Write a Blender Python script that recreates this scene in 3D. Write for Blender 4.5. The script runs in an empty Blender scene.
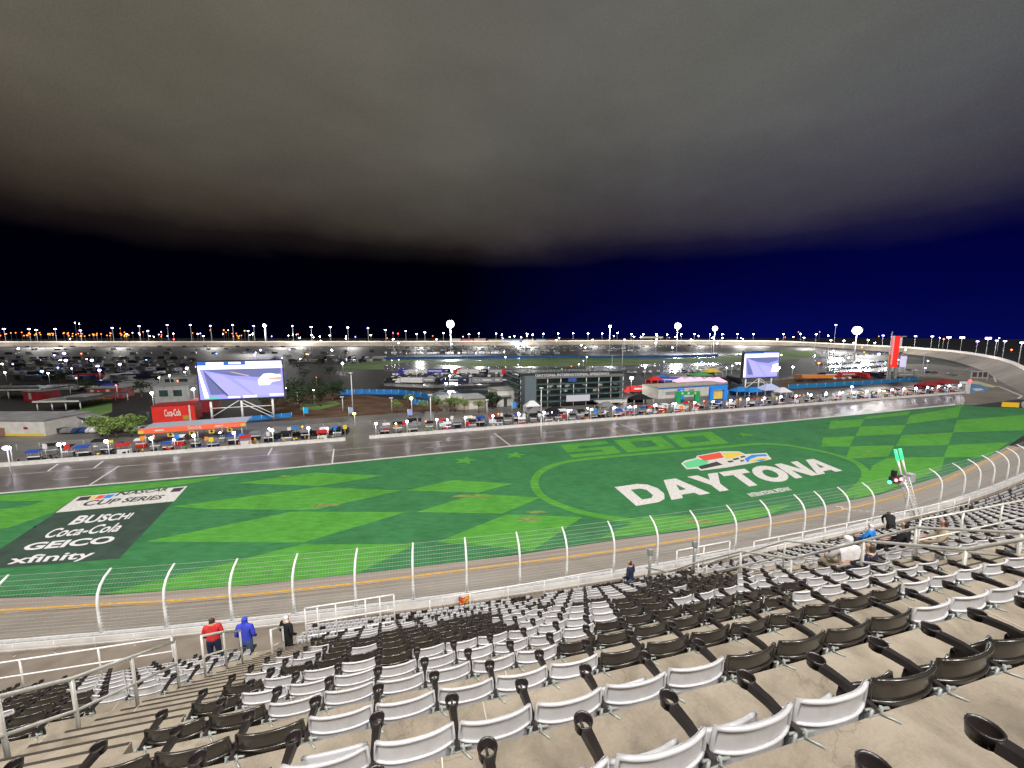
import bpy, bmesh, math, random
from mathutils import Vector, Matrix
random.seed(7)
sc = bpy.context.scene
COL = sc.collection
R = random.Random(11)

# ------------------------------------------------------------------ survey
# the place is surveyed from one known standing point: metres, x right, y away, z up
F, HY, H = 390.0, 334.5, 32.0
TILT = math.atan((384 - HY) / F)
CT, ST = math.cos(TILT), math.sin(TILT)

def G(px, py, z=0.0):
    cx, cy = px - 512, py - 384
    fw = F * CT - cy * ST
    dn = F * ST + cy * CT
    k = (H - z) / dn
    return Vector((cx * k, fw * k, z))

def proj(p):
    z = p[2] - H
    fw = p[1] * CT - z * ST
    up = p[1] * ST + z * CT
    if fw < .05:
        return None
    return (512 + F * p[0] / fw, 384 - F * up / fw, fw)

def at_depth(px, py, d):
    """point on the sight line through px,py at d metres in front"""
    x = (px - 512) / F * d
    dn = (py - 384) / F * d
    return Vector((x, d * CT - dn * ST, H - (dn * CT + d * ST)))

def z_at(Y, py):
    cy = py - 384
    return H - Y * (F * ST + cy * CT) / (F * CT - cy * ST)

# ------------------------------------------------------------------ words
ONES = ['', 'first', 'second', 'third', 'fourth', 'fifth', 'sixth', 'seventh', 'eighth', 'ninth', 'tenth', 'eleventh', 'twelfth',
        'thirteenth', 'fourteenth', 'fifteenth', 'sixteenth', 'seventeenth', 'eighteenth', 'nineteenth']
TENS = {2: ('twentieth', 'twenty'), 3: ('thirtieth', 'thirty'), 4: ('fortieth', 'forty'), 5: ('fiftieth', 'fifty'),
        6: ('sixtieth', 'sixty'), 7: ('seventieth', 'seventy'), 8: ('eightieth', 'eighty'), 9: ('ninetieth', 'ninety')}
def nth(n):
    if n < 20: return ONES[n]
    if n < 100:
        t, o = divmod(n, 10)
        return TENS[t][0] if o == 0 else TENS[t][1] + '-' + ONES[o]
    return 'hundred-' + nth(n - 100) if n > 100 else 'hundredth'

# ------------------------------------------------------------------ mesh building
class MB:
    def __init__(s):
        s.v = []; s.f = []; s.m = []; s.sm = []
    def add(s, vs, fs, mat=0, smooth=False):
        o = len(s.v)
        s.v += [tuple(v) for v in vs]
        for f in fs:
            s.f.append([i + o for i in f]); s.m.append(mat); s.sm.append(smooth)
    def box(s, c, d, rz=0, mat=0, ax=None):
        x, y, z = d[0] / 2, d[1] / 2, d[2] / 2
        vs = [Vector((a * x, b * y, e * z)) for a in (-1, 1) for b in (-1, 1) for e in (-1, 1)]
        if ax is not None:
            M = ax
        else:
            M = Matrix.Rotation(rz, 3, 'Z')
        vs = [M @ v + Vector(c) for v in vs]
        s.add(vs, [(0, 1, 3, 2), (4, 6, 7, 5), (0, 4, 5, 1), (2, 3, 7, 6), (0, 2, 6, 4), (1, 5, 7, 3)], mat)
    def tube(s, pts, r, n=8, mat=0, caps=True, smooth=True):
        pts = [Vector(p) for p in pts]
        rs = r if isinstance(r, (list, tuple)) else [r] * len(pts)
        rings = []
        up = Vector((0, 0, 1))
        prev = None
        for i, p in enumerate(pts):
            d = (pts[min(i + 1, len(pts) - 1)] - pts[max(i - 1, 0)])
            if d.length < 1e-9: d = Vector((0, 0, 1))
            d.normalize()
            if prev is None:
                a = up if abs(d.z) < .9 else Vector((0, 1, 0))
                u = d.cross(a).normalized()
            else:
                u = (prev - d * prev.dot(d))
                u = u.normalized() if u.length > 1e-6 else d.orthogonal().normalized()
            prev = u
            w = d.cross(u)
            rings.append([p + (u * math.cos(2 * math.pi * k / n) + w * math.sin(2 * math.pi * k / n)) * rs[i] for k in range(n)])
        vs = [v for ring in rings for v in ring]
        fs = []
        for i in range(len(rings) - 1):
            for k in range(n):
                a = i * n + k; b = i * n + (k + 1) % n
                fs.append((a, b, b + n, a + n))
        s.add(vs, fs, mat, smooth)
        if caps:
            o = len(s.v) - len(vs)
            s.f.append([o + k for k in range(n)][::-1]); s.m.append(mat); s.sm.append(False)
            s.f.append([o + (len(rings) - 1) * n + k for k in range(n)]); s.m.append(mat); s.sm.append(False)
    def lathe(s, prof, c=(0, 0, 0), n=14, mat=0):
        vs = []
        for r, z in prof:
            for k in range(n):
                a = 2 * math.pi * k / n
                vs.append((c[0] + r * math.cos(a), c[1] + r * math.sin(a), c[2] + z))
        fs = []
        for i in range(len(prof) - 1):
            for k in range(n):
                a = i * n + k; b = i * n + (k + 1) % n
                fs.append((a, b, b + n, a + n))
        s.add(vs, fs, mat, True)
    def ball(s, c, r, n=8, mat=0, sq=1.0):
        prof = []
        m = max(4, n // 2 + 1)
        for i in range(m + 1):
            a = -math.pi / 2 + math.pi * i / m
            prof.append((max(r * math.cos(a), 1e-4), r * sq * math.sin(a)))
        s.lathe(prof, c, n, mat)
    def poly(s, pts, mat=0):
        s.add(pts, [tuple(range(len(pts)))], mat)
    def prism(s, pts, h, mat=0):
        """pts: base outline; h: vector up or height"""
        hv = Vector((0, 0, h)) if not isinstance(h, Vector) else h
        n = len(pts)
        vs = [Vector(p) for p in pts] + [Vector(p) + hv for p in pts]
        fs = [tuple(range(n))[::-1], tuple(range(n, 2 * n))]
        for i in range(n):
            j = (i + 1) % n
            fs.append((i, j, j + n, i + n))
        s.add(vs, fs, mat)
    def grid(s, fn, nu, nv, mat=0, smooth=True):
        vs = [fn(i / nu, j / nv) for j in range(nv + 1) for i in range(nu + 1)]
        w = nu + 1
        fs = [(j * w + i, j * w + i + 1, (j + 1) * w + i + 1, (j + 1) * w + i) for j in range(nv) for i in range(nu)]
        s.add(vs, fs, mat, smooth)
    def shell(s, fn, nrm, th, nu, nv, mat=0):
        """a curved sheet of real thickness"""
        s.grid(fn, nu, nv, mat)
        s.grid(lambda u, v: Vector(fn(1 - u, v)) + Vector(nrm) * th, nu, nv, mat)
        for a, b in (((0, 0), (1, 0)), ((1, 0), (1, 1)), ((1, 1), (0, 1)), ((0, 1), (0, 0))):
            n = nu if a[1] == b[1] else nv
            def q(t, w, a=a, b=b):
                u = a[0] + (b[0] - a[0]) * t; v = a[1] + (b[1] - a[1]) * t
                return Vector(fn(u, v)) + Vector(nrm) * th * (1 - w)
            s.grid(q, n, 1, mat)
    def strip(s, A, B, mat=0, smooth=False):
        n = len(A)
        s.add(list(A) + list(B), [(i, i + 1, n + i + 1, n + i) for i in range(n - 1)], mat, smooth)
    def mesh(s, name, mats):
        me = bpy.data.meshes.new(name)
        me.from_pydata(s.v, [], s.f)
        for m in (mats if isinstance(mats, (list, tuple)) else [mats]):
            me.materials.append(m)
        me.polygons.foreach_set('material_index', s.m)
        me.polygons.foreach_set('use_smooth', s.sm)
        me.update()
        return me
    def build(s, name, mats, parent=None, **k):
        return link(name, s.mesh(name, mats), parent, **k)

def tag(o, label=None, cat=None, group=None, kind=None):
    if label: o['label'] = label
    if cat: o['category'] = cat
    if group: o['group'] = group
    if kind: o['kind'] = kind
    return o

def link(name, data, parent=None, loc=None, rz=None, **k):
    o = bpy.data.objects.new(name, data)
    COL.objects.link(o)
    if parent: o.parent = parent
    if loc is not None: o.location = loc
    if rz is not None: o.rotation_euler = (0, 0, rz)
    return tag(o, **k)

def thing(name, label, cat, loc=(0, 0, 0), rz=0, group=None):
    o = bpy.data.objects.new(name, None)
    COL.objects.link(o)
    o.empty_display_size = .2
    o.location = loc; o.rotation_euler = (0, 0, rz)
    return tag(o, label, cat, group)

def pc(name, m, parent, kind, *a):
    b = MB(); getattr(b, kind)(*a); return b.build(name, m, parent)
def copy_tree(o, parent=None):
    c = o.copy(); COL.objects.link(c)
    if parent: c.parent = parent
    for ch in list(o.children):
        copy_tree(ch, c)
    return c

# ------------------------------------------------------------------ materials
MATS = {}
def mat(name, col, rough=.6, metal=0, var=.15, scale=4.0, bump=0, bscale=40, spec=.5, col2=None, emit=None, estr=0, coord='Object', coat=0, sample=True, detail=4, stretch=None, stain=0, sscale=.6, rnd=0, speck=0):
    if name in MATS: return MATS[name]
    m = bpy.data.materials.new(name); m.use_nodes = True
    nt = m.node_tree; N = nt.nodes; L = nt.links
    b = N['Principled BSDF']
    b.inputs['Roughness'].default_value = rough
    b.inputs['Metallic'].default_value = metal
    b.inputs['Specular IOR Level'].default_value = spec
    if coat: b.inputs['Coat Weight'].default_value = coat
    tc = N.new('ShaderNodeTexCoord')
    vec = tc.outputs[coord]
    if stretch:
        mp = N.new('ShaderNodeMapping'); mp.inputs['Scale'].default_value = stretch
        L.new(vec, mp.inputs['Vector']); vec = mp.outputs['Vector']
    nz = N.new('ShaderNodeTexNoise'); nz.inputs['Scale'].default_value = scale; nz.inputs['Detail'].default_value = detail
    L.new(vec, nz.inputs['Vector'])
    rp = N.new('ShaderNodeValToRGB')
    c2 = col2 if col2 else tuple(min(1, c * (1 + var)) for c in col)
    c1 = col if col2 else tuple(c * (1 - var) for c in col)
    rp.color_ramp.elements[0].color = (*c1, 1); rp.color_ramp.elements[0].position = .32
    rp.color_ramp.elements[1].color = (*c2, 1); rp.color_ramp.elements[1].position = .68
    L.new(nz.outputs['Fac'], rp.inputs['Fac'])
    out = rp.outputs['Color']
    if stain:
        n3 = N.new('ShaderNodeTexNoise'); n3.inputs['Scale'].default_value = sscale; n3.inputs['Detail'].default_value = 9; n3.inputs['Roughness'].default_value = .7; n3.inputs['Distortion'].default_value = .6
        L.new(tc.outputs[coord], n3.inputs['Vector'])
        r3 = N.new('ShaderNodeValToRGB'); r3.color_ramp.elements[0].position = .36; r3.color_ramp.elements[1].position = .54
        r3.color_ramp.elements[0].color = (1 - stain, 1 - stain, 1 - stain * 1.05, 1); r3.color_ramp.elements[1].color = (1, 1, 1, 1)
        L.new(n3.outputs['Fac'], r3.inputs['Fac'])
        mx = N.new('ShaderNodeMix'); mx.data_type = 'RGBA'; mx.blend_type = 'MULTIPLY'; mx.inputs[0].default_value = 1
        L.new(out, mx.inputs['A']); L.new(r3.outputs['Color'], mx.inputs['B']); out = mx.outputs['Result']
    if speck:
        n4 = N.new('ShaderNodeTexNoise'); n4.inputs['Scale'].default_value = 55; n4.inputs['Detail'].default_value = 5; n4.inputs['Roughness'].default_value = .8
        L.new(tc.outputs[coord], n4.inputs['Vector'])
        v4 = N.new('ShaderNodeTexVoronoi'); v4.feature = 'DISTANCE_TO_EDGE'; v4.inputs['Scale'].default_value = .30
        w4 = N.new('ShaderNodeVectorMath'); w4.operation = 'ADD'; n5 = N.new('ShaderNodeTexNoise'); n5.inputs['Scale'].default_value = 3; n5.inputs['Detail'].default_value = 6
        L.new(tc.outputs[coord], n5.inputs['Vector']); L.new(tc.outputs[coord], w4.inputs[0]); L.new(n5.outputs['Color'], w4.inputs[1]); L.new(w4.outputs[0], v4.inputs['Vector'])
        r5 = N.new('ShaderNodeValToRGB'); r5.color_ramp.elements[0].position = .0; r5.color_ramp.elements[0].color = (.74, .72, .70, 1); r5.color_ramp.elements[1].position = .003; r5.color_ramp.elements[1].color = (1, 1, 1, 1)
        L.new(v4.outputs['Distance'], r5.inputs['Fac'])
        r4 = N.new('ShaderNodeValToRGB'); r4.color_ramp.elements[0].position = .30; r4.color_ramp.elements[0].color = (1 - speck,) * 3 + (1,); r4.color_ramp.elements[1].position = .62; r4.color_ramp.elements[1].color = (1 + speck * .3,) * 3 + (1,)
        L.new(n4.outputs['Fac'], r4.inputs['Fac'])
        for src in (r4, r5):
            mx = N.new('ShaderNodeMix'); mx.data_type = 'RGBA'; mx.blend_type = 'MULTIPLY'; mx.inputs[0].default_value = 1
            L.new(out, mx.inputs['A']); L.new(src.outputs['Color'], mx.inputs['B']); out = mx.outputs['Result']
    if rnd:
        oi = N.new('ShaderNodeObjectInfo'); hs_ = N.new('ShaderNodeHueSaturation'); ma = N.new('ShaderNodeMath'); ma.operation = 'MULTIPLY_ADD'
        L.new(oi.outputs['Random'], ma.inputs[0]); ma.inputs[1].default_value = rnd; ma.inputs[2].default_value = 1 - rnd * .6
        L.new(ma.outputs[0], hs_.inputs['Value']); L.new(out, hs_.inputs['Color']); out = hs_.outputs['Color']
    L.new(out, b.inputs['Base Color'])
    if bump:
        n2 = N.new('ShaderNodeTexNoise'); n2.inputs['Scale'].default_value = bscale; n2.inputs['Detail'].default_value = 3
        L.new(vec, n2.inputs['Vector'])
        bp = N.new('ShaderNodeBump'); bp.inputs['Strength'].default_value = bump; bp.inputs['Distance'].default_value = .05
        L.new(n2.outputs['Fac'], bp.inputs['Height']); L.new(bp.outputs['Normal'], b.inputs['Normal'])
    if emit:
        b.inputs['Emission Color'].default_value = (*emit, 1)
        b.inputs['Emission Strength'].default_value = estr
        if not sample: m.cycles.emission_sampling = 'NONE'
    MATS[name] = m
    return m

def srgb(r, g, b, k=1.0):
    def f(c):
        c /= 255
        return k * (c / 12.92 if c <= .04045 else ((c + .055) / 1.055) ** 2.4)
    return (f(r), f(g), f(b))
# ------------------------------------------------------------------ camera, render, world
cam = bpy.data.cameras.new('camera'); cam.lens = F / 1024 * 36; cam.sensor_width = 36; cam.clip_start = .05; cam.clip_end = 9000
co = bpy.data.objects.new('camera', cam); COL.objects.link(co)
co.location = (0, 0, H); co.rotation_euler = (math.pi / 2 - TILT, 0, 0)
sc.camera = co
sc.view_settings.view_transform = 'Standard'; sc.view_settings.look = 'None'
sc.view_settings.exposure = 0; sc.view_settings.gamma = 1
sc.render.engine = 'CYCLES'
sc.cycles.use_denoising = True
sc.cycles.max_bounces = 5; sc.cycles.diffuse_bounces = 2; sc.cycles.glossy_bounces = 3
sc.cycles.sample_clamp_indirect = 4
sc.cycles.use_light_tree = True
sc.cycles.volume_bounces = 0

W = bpy.data.worlds.new('World'); sc.world = W; W.use_nodes = True
nt = W.node_tree; N = nt.nodes; L = nt.links
bg = N['Background']
tc = N.new('ShaderNodeTexCoord')
def math_node(op, a, b=None, c=None):
    n = N.new('ShaderNodeMath'); n.operation = op
    for i, v in enumerate((a, b, c)):
        if v is None: continue
        if isinstance(v, (int, float)): n.inputs[i].default_value = v
        else: L.new(v, n.inputs[i])
    return n.outputs[0]
def ramp(fac, els):
    r = N.new('ShaderNodeValToRGB')
    e = r.color_ramp.elements
    e[0].position, e[0].color = els[0][0], (*els[0][1], 1)
    e[1].position, e[1].color = els[-1][0], (*els[-1][1], 1)
    for p, c in els[1:-1]:
        x = e.new(p); x.color = (*c, 1)
    L.new(fac, r.inputs['Fac']); return r.outputs['Color']
sx = N.new('ShaderNodeSeparateXYZ'); L.new(tc.outputs['Generated'], sx.inputs[0])
mp = N.new('ShaderNodeMapping'); mp.inputs['Scale'].default_value = (1.0, 1.0, 2.2); L.new(tc.outputs['Generated'], mp.inputs['Vector'])
n1 = N.new('ShaderNodeTexNoise'); n1.inputs['Scale'].default_value = 1.7; n1.inputs['Detail'].default_value = 5; n1.inputs['Roughness'].default_value = .55
L.new(mp.outputs[0], n1.inputs['Vector'])
n2 = N.new('ShaderNodeTexNoise'); n2.inputs['Scale'].default_value = 3.2; n2.inputs['Roughness'].default_value = .6; n2.inputs['Detail'].default_value = 6
L.new(mp.outputs[0], n2.inputs['Vector'])
n3 = N.new('ShaderNodeTexNoise'); n3.inputs['Scale'].default_value = 420; n3.inputs['Detail'].default_value = 1
L.new(tc.outputs['Generated'], n3.inputs['Vector'])
el = math_node('ADD', sx.outputs['Z'], math_node('MULTIPLY', math_node('SUBTRACT', n1.outputs['Fac'], .5), .07))
el = math_node('ADD', el, math_node('MULTIPLY', math_node('SUBTRACT', n2.outputs['Fac'], .5), .05))
el = math_node('ADD', el, math_node('MULTIPLY', math_node('MULTIPLY', sx.outputs['Y'], sx.outputs['Y']), -.012))
cl = ramp(el, [(0.0, (0, 0, 0)), (.155, (0, 0, 0)), (.195, (.010, .008, .007)), (.245, (.042, .036, .030)), (.31, (.066, .062, .054)), (.40, (.100, .097, .085)), (.56, (.128, .125, .109)), (1, (.108, .105, .094))])
# clear night band under the cloud deck: black to the left, deep blue to the right and near the stadium lights
bx = math_node('MULTIPLY_ADD', sx.outputs['X'], 1.3, .22)
lo = ramp(sx.outputs['Z'], [(0, (.0012, .003, .085)), (.08, (.0004, .0012, .055)), (.25, (.0002, .0005, .024)), (.5, (0, 0, 0))])
vm = N.new('ShaderNodeMix'); vm.data_type = 'RGBA'; vm.blend_type = 'MULTIPLY'; vm.inputs[0].default_value = 1
cx_ = N.new('ShaderNodeCombineColor')
bxc = N.new('ShaderNodeClamp'); L.new(bx, bxc.inputs[0]); bxc.inputs['Min'].default_value = .05; bxc.inputs['Max'].default_value = .95
for i in range(3): L.new(bxc.outputs[0], cx_.inputs[i])
L.new(lo, vm.inputs['A']); L.new(cx_.outputs[0], vm.inputs['B'])
ad = N.new('ShaderNodeMix'); ad.data_type = 'RGBA'; ad.blend_type = 'ADD'; ad.inputs[0].default_value = 1
L.new(cl, ad.inputs['A']); L.new(vm.outputs['Result'], ad.inputs['B'])
tint = N.new('ShaderNodeCombineXYZ')
L.new(math_node('MULTIPLY_ADD', sx.outputs['X'], -.10, 1.02), tint.inputs[0]); tint.inputs[1].default_value = 1.0; L.new(math_node('MULTIPLY_ADD', sx.outputs['X'], .16, .98), tint.inputs[2])
tm = N.new('ShaderNodeVectorMath'); tm.operation = 'MULTIPLY'; L.new(cl, tm.inputs[0]); L.new(tint.outputs[0], tm.inputs[1]); L.new(tm.outputs['Vector'], ad.inputs['A'])
gr = math_node('MULTIPLY', math_node('MULTIPLY_ADD', n3.outputs['Fac'], .30, .85), math_node('MULTIPLY_ADD', n2.outputs['Fac'], .45, .775))
sk = N.new('ShaderNodeVectorMath'); sk.operation = 'SCALE'; L.new(ad.outputs['Result'], sk.inputs[0]); L.new(gr, sk.inputs['Scale'])
L.new(sk.outputs['Vector'], bg.inputs['Color'])
bg.inputs['Strength'].default_value = 1.0

# key spots added unseen in mid-air behind the seats, in place of roof floodlights
def spot(name, loc, aim, power, size, radius, col=(1, .96, .9), blend=.6):
    l = bpy.data.lights.new(name, 'SPOT'); l.energy = power; l.spot_size = math.radians(size); l.shadow_soft_size = radius
    l.spot_blend = blend; l.color = col
    o = bpy.data.objects.new(name, l); COL.objects.link(o); o.location = loc
    o.rotation_euler = (Vector(aim) - Vector(loc)).to_track_quat('-Z', 'Y').to_euler()
    return o
KEY = .82
for x, p in ((-95, .8), (20, 1.0), (140, 1.0)):
    spot('added_key_spot', (x * 1.4, -130, 300), (x * .6 + 25, 90, 0), KEY * p * 4.6e6, 78, 30)
sun = bpy.data.lights.new('added_fill_sun', 'SUN'); sun.energy = .22; sun.angle = math.radians(35); sun.color = (1, .96, .92)  # weak wide sun lamp added as night fill, not a real floodlight
so = bpy.data.objects.new('added_fill_sun', sun); COL.objects.link(so)
so.rotation_euler = Vector((-.25, .62, -.75)).to_track_quat('-Z', 'Y').to_euler()

# ------------------------------------------------------------------ setting: ground, track, grass
def kindS(o): o['kind'] = 'structure'; return o
M_ground = mat('dark_ground', (.005, .006, .008), .6, col2=(.017, .017, .019), scale=.02, detail=8)
M_track = mat('track_asphalt', (.23, .195, .165), .62, col2=(.33, .285, .245), scale=1, bump=.15, bscale=200, coord='UV', stretch=(.02, 9, 1), detail=6, spec=.35, stain=.12, sscale=.2)
M_apron = mat('apron_asphalt', (.21, .175, .15), .6, col2=(.30, .255, .22), scale=1, coord='UV', stretch=(.03, 5, 1), spec=.35)
M_pit = mat('wet_asphalt', (.078, .070, .065), .36, col2=(.135, .122, .112), scale=.22, bump=.03, bscale=1.2, spec=.3, detail=7)
M_pave = mat('infield_asphalt', (.034, .033, .033), .45, col2=(.075, .071, .068), scale=.05, detail=8)
M_conc = mat('pit_concrete', (.085, .080, .076), .45, col2=(.15, .14, .13), scale=.12, detail=6)
M_gdark = mat('dark_green_turf', (.032, .138, .050), .9, col2=(.049, .184, .072), stretch=(.5, 1.6, 1), stain=.18, sscale=.12, scale=.9, detail=9, spec=.1, bump=.25, bscale=6)
M_glite = mat('light_green_turf', (.060, .232, .032), .9, col2=(.092, .305, .052), stretch=(.5, 1.6, 1), stain=.16, sscale=.12, scale=.9, detail=9, spec=.1, bump=.25, bscale=6)
M_turf = mat('far_turf', (.08, .15, .045), .95, col2=(.16, .24, .085), scale=.03, detail=8, spec=.1)
M_dirt = mat('brown_dirt', (.060, .034, .022), .95, col2=(.13, .080, .055), scale=.12, detail=8, spec=.1)
M_white = mat('white_paint', (.62, .60, .58), .5, var=.14, scale=.6, detail=7)
M_wpaint = mat('worn_white_paint', (.44, .42, .41), .7, col2=(.66, .64, .62), scale=2.2, detail=8)
M_yel = mat('yellow_paint', (.46, .25, .035), .6, col2=(.62, .36, .06), scale=1.5, detail=7)
M_wetlot = mat('wet_lot', (.15, .155, .16), .25, col2=(.28, .285, .29), scale=.05, detail=7)
M_apr2 = mat('turn_asphalt', (.10, .082, .068), .7, col2=(.17, .145, .12), scale=.05, detail=8)
M_brown = mat('banked_asphalt', (.17, .142, .115), .7, col2=(.26, .22, .18), scale=.05, detail=7)
M_rim = mat('rim_concrete', (.70, .62, .54), .7, col2=(.80, .74, .66), scale=.03)

b = MB(); S = 3500
b.add([(-S, -600, -.08), (S, -600, -.08), (S, S, -.08), (-S, S, -.08)], [(0, 1, 2, 3)])
kindS(b.build('ground', M_ground))

def interp(P, x):
    if x <= P[0][0]:
        a, c = P[0], P[1]
    elif x >= P[-1][0]:
        a, c = P[-2], P[-1]
    else:
        for a, c in zip(P, P[1:]):
            if a[0] <= x <= c[0]: break
    t = (x - a[0]) / (c[0] - a[0])
    return a[1] + (c[1] - a[1]) * t

CF = Vector((-94.2, 466.3)); RF = 439.0
def pol(th, r, z=0):
    return Vector((CF.x + r * math.sin(th), CF.y - r * math.cos(th), z))
def topol(p):
    dx, dy = p.x - CF.x, CF.y - p.y
    return (math.atan2(dx, dy), math.hypot(dx, dy))
YEL = [topol(G(x, y)) for x, y in [(-60, 614), (5, 612), (100, 606), (175, 602.5), (256, 595.5), (356, 585), (466, 571), (512, 565), (612, 552.5), (692, 540), (768, 526), (878, 503), (918, 491), (948, 480), (985, 463), (1024, 443)]]
GED = [topol(G(x, y)) for x, y in [(-60, 599), (0, 597.5), (100, 595), (250, 585), (356, 573.7), (512, 555), (612, 540), (697, 529), (768, 516.5), (878, 494.5), (948, 474), (985, 458.5), (1010, 444), (1024, 435)]]
YEL.append((.62, YEL[-1][1] + (YEL[-1][1] - YEL[-3][1]) / (YEL[-1][0] - YEL[-3][0]) * (.62 - YEL[-1][0])))
def ryel(t): return interp(YEL, t)
def rged(t): return min(interp(GED, t), ryel(t) - .6)
TH = [.02 + i * .57 / 150 for i in range(151)]
RW = RF + .35                # centre line of the outer wall
ZW = 5.1                     # foot of the outer wall
def uvstrip(name, m, A, B, nv=6, zc=0.0, kind='structure'):
    me = bpy.data.meshes.new(name); n = len(A)
    vs = []; uvs = []
    s = 0
    for i in range(n):
        if i: s += (A[i] - A[i - 1]).length
        for j in range(nv + 1):
            t = j / nv
            p = A[i].lerp(B[i], t); p.z -= zc * 4 * t * (1 - t)
            vs.append(p); uvs.append((s, t))
    w = nv + 1
    fs = [(i * w + j, (i + 1) * w + j, (i + 1) * w + j + 1, i * w + j + 1) for i in range(n - 1) for j in range(nv)]
    me.from_pydata(vs, [], fs); me.materials.append(m)
    ul = me.uv_layers.new(name='UVMap')
    for lp in me.loops: ul.data[lp.index].uv = uvs[lp.vertex_index]
    for p in me.polygons: p.use_smooth = True
    o = link(name, me, kind=kind)
    return o
uvstrip('racing_surface', M_track, [pol(t, ryel(t) + .02, .0) for t in TH], [pol(t, RF - .05, ZW) for t in TH], 8, .25)
uvstrip('track_apron', M_apron, [pol(t, rged(t) - .05, .0) for t in TH], [pol(t, ryel(t) + .02, .0) for t in TH], 2)
b = MB()
for d0, d1 in ((-.55, -.22), (.02, .34)):
    b.strip([pol(t, ryel(t) + d0, .012 + max(0, d0) * .42) for t in TH], [pol(t, ryel(t) + d1, .012 + max(0, d1) * .42) for t in TH])
b.build('yellow_boundary_line', M_yel, kind='structure')
# start and finish line: small white checks across the banking
def surf(t, r):
    a = (r - ryel(t)) / (RF - .05 - ryel(t))
    return 0 if a < 0 else ZW * a - .25 * 4 * a * (1 - a) + 0
b = MB()
fl = topol(G(850, 512.5)); 
for i in range(26):
    for j in range(2):
        if (i + j) % 2: continue
        r0 = rged(.39) + .3 + i * .5
        t0 = .3725 + j * .0012 - i * .00016
        q = [(t0, r0), (t0 + .0012, r0), (t0 + .0012, r0 + .5), (t0, r0 + .5)]
        b.poly([pol(t, r, surf(t, r) + .02) for t, r in q])
b.build('finish_line', M_wpaint, kind='structure')

TOPE = [(-80, 501), (0, 494), (256, 472), (512, 446.7), (768, 423.7), (963, 404.5), (1000, 406), (1024, 409), (1090, 418)]
PITW = [(-80, 472), (0, 467), (128, 459), (968, 393)]
def grass_bottom(x): return interp([(-80, 600), (0, 597.7), (100, 595.2), (250, 585.2), (356, 574), (512, 555.3), (612, 540.3), (697, 529.3), (768, 516.8), (878, 494.8), (948, 474.3), (985, 458.8), (1010, 444.3), (1024, 435), (1060, 421), (1090, 418)], x)
xs = [-80 + i * 1170 / 200 for i in range(201)]
b = MB(); b.strip([G(x, grass_bottom(x) + .2, .0) for x in xs], [G(x, interp(TOPE, x), .0) for x in xs])
kindS(b.build('infield_grass', M_gdark))
xs3 = [x for x in xs if x < 968]
b = MB(); b.strip([G(x, interp(TOPE, x), -.004) for x in xs3], [G(x, interp(PITW, x), -.004) for x in xs3])
kindS(b.build('pit_road', M_pit))
b = MB()
b.poly([G(*p, -.02) for p in [(905, 358), (960, 368), (1005, 381), (1130, 399), (1130, 440), (1060, 440), (963, 408), (760, 428), (760, 412), (968, 392), (968, 381), (905, 374)]])
kindS(b.build('turn_apron', M_apr2))
b = MB(); b.strip([G(x, interp(PITW, x), -.012) for x in xs if x < 985], [G(x, interp(PITW, x) - interp([(-80, 34), (0, 30), (300, 26), (700, 20), (985, 9)], x), -.012) for x in xs if x < 985])
kindS(b.build('pit_apron', M_conc))

# paint on the pit road
def gline(b, p, q, w, z):
    p, q = G(*p, z), G(*q, z); d = (q - p).normalized(); n = Vector((-d.y, d.x, 0)) * w / 2
    b.poly([p - n, q - n, q + n, p + n])
b = MB()
for x0, x1 in ((-60, 340), (340, 700), (700, 960)):
    p0, p1 = (x0, interp(PITW, x0) + interp([(0, 9), (1024, 4)], x0)), (x1, interp(PITW, x1) + interp([(0, 9), (1024, 4)], x1))
    gline(b, p0, p1, .18, .004)
for x0 in range(-40, 900, 93):
    f = .62
    y0 = interp(PITW, x0) * (1 - f) + interp(TOPE, x0) * f
    x1 = x0 + 36; y1 = interp(PITW, x1) * (1 - f) + interp(TOPE, x1) * f
    gline(b, (x0, y0), (x1, y1), .18, .004)
for p, q in (((119, 466), (88, 486)), ((334, 449), (332, 463.5)), ((494, 433), (511, 446)), ((620, 424), (646, 434)), ((728, 417), (757, 424)), ((803, 411.5), (836, 416.5)),
             ((58, 464), (48, 471)), ((103, 461), (94, 468)), ((272, 448), (268, 455))):
    gline(b, p, q, .35, .006)
xs2 = [x for x in xs if x < 960]
b.strip([G(x, interp(TOPE, x) - .3, .004) for x in xs2], [G(x, interp(TOPE, x) - 1.3, .004) for x in xs2])
b.build('pit_road_lines', M_wpaint, kind='structure')
b = MB(); gline(b, (604, 425.5), (623, 435.5), .3, .008); b.build('yellow_pit_line', M_yel, kind='structure')

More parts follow.
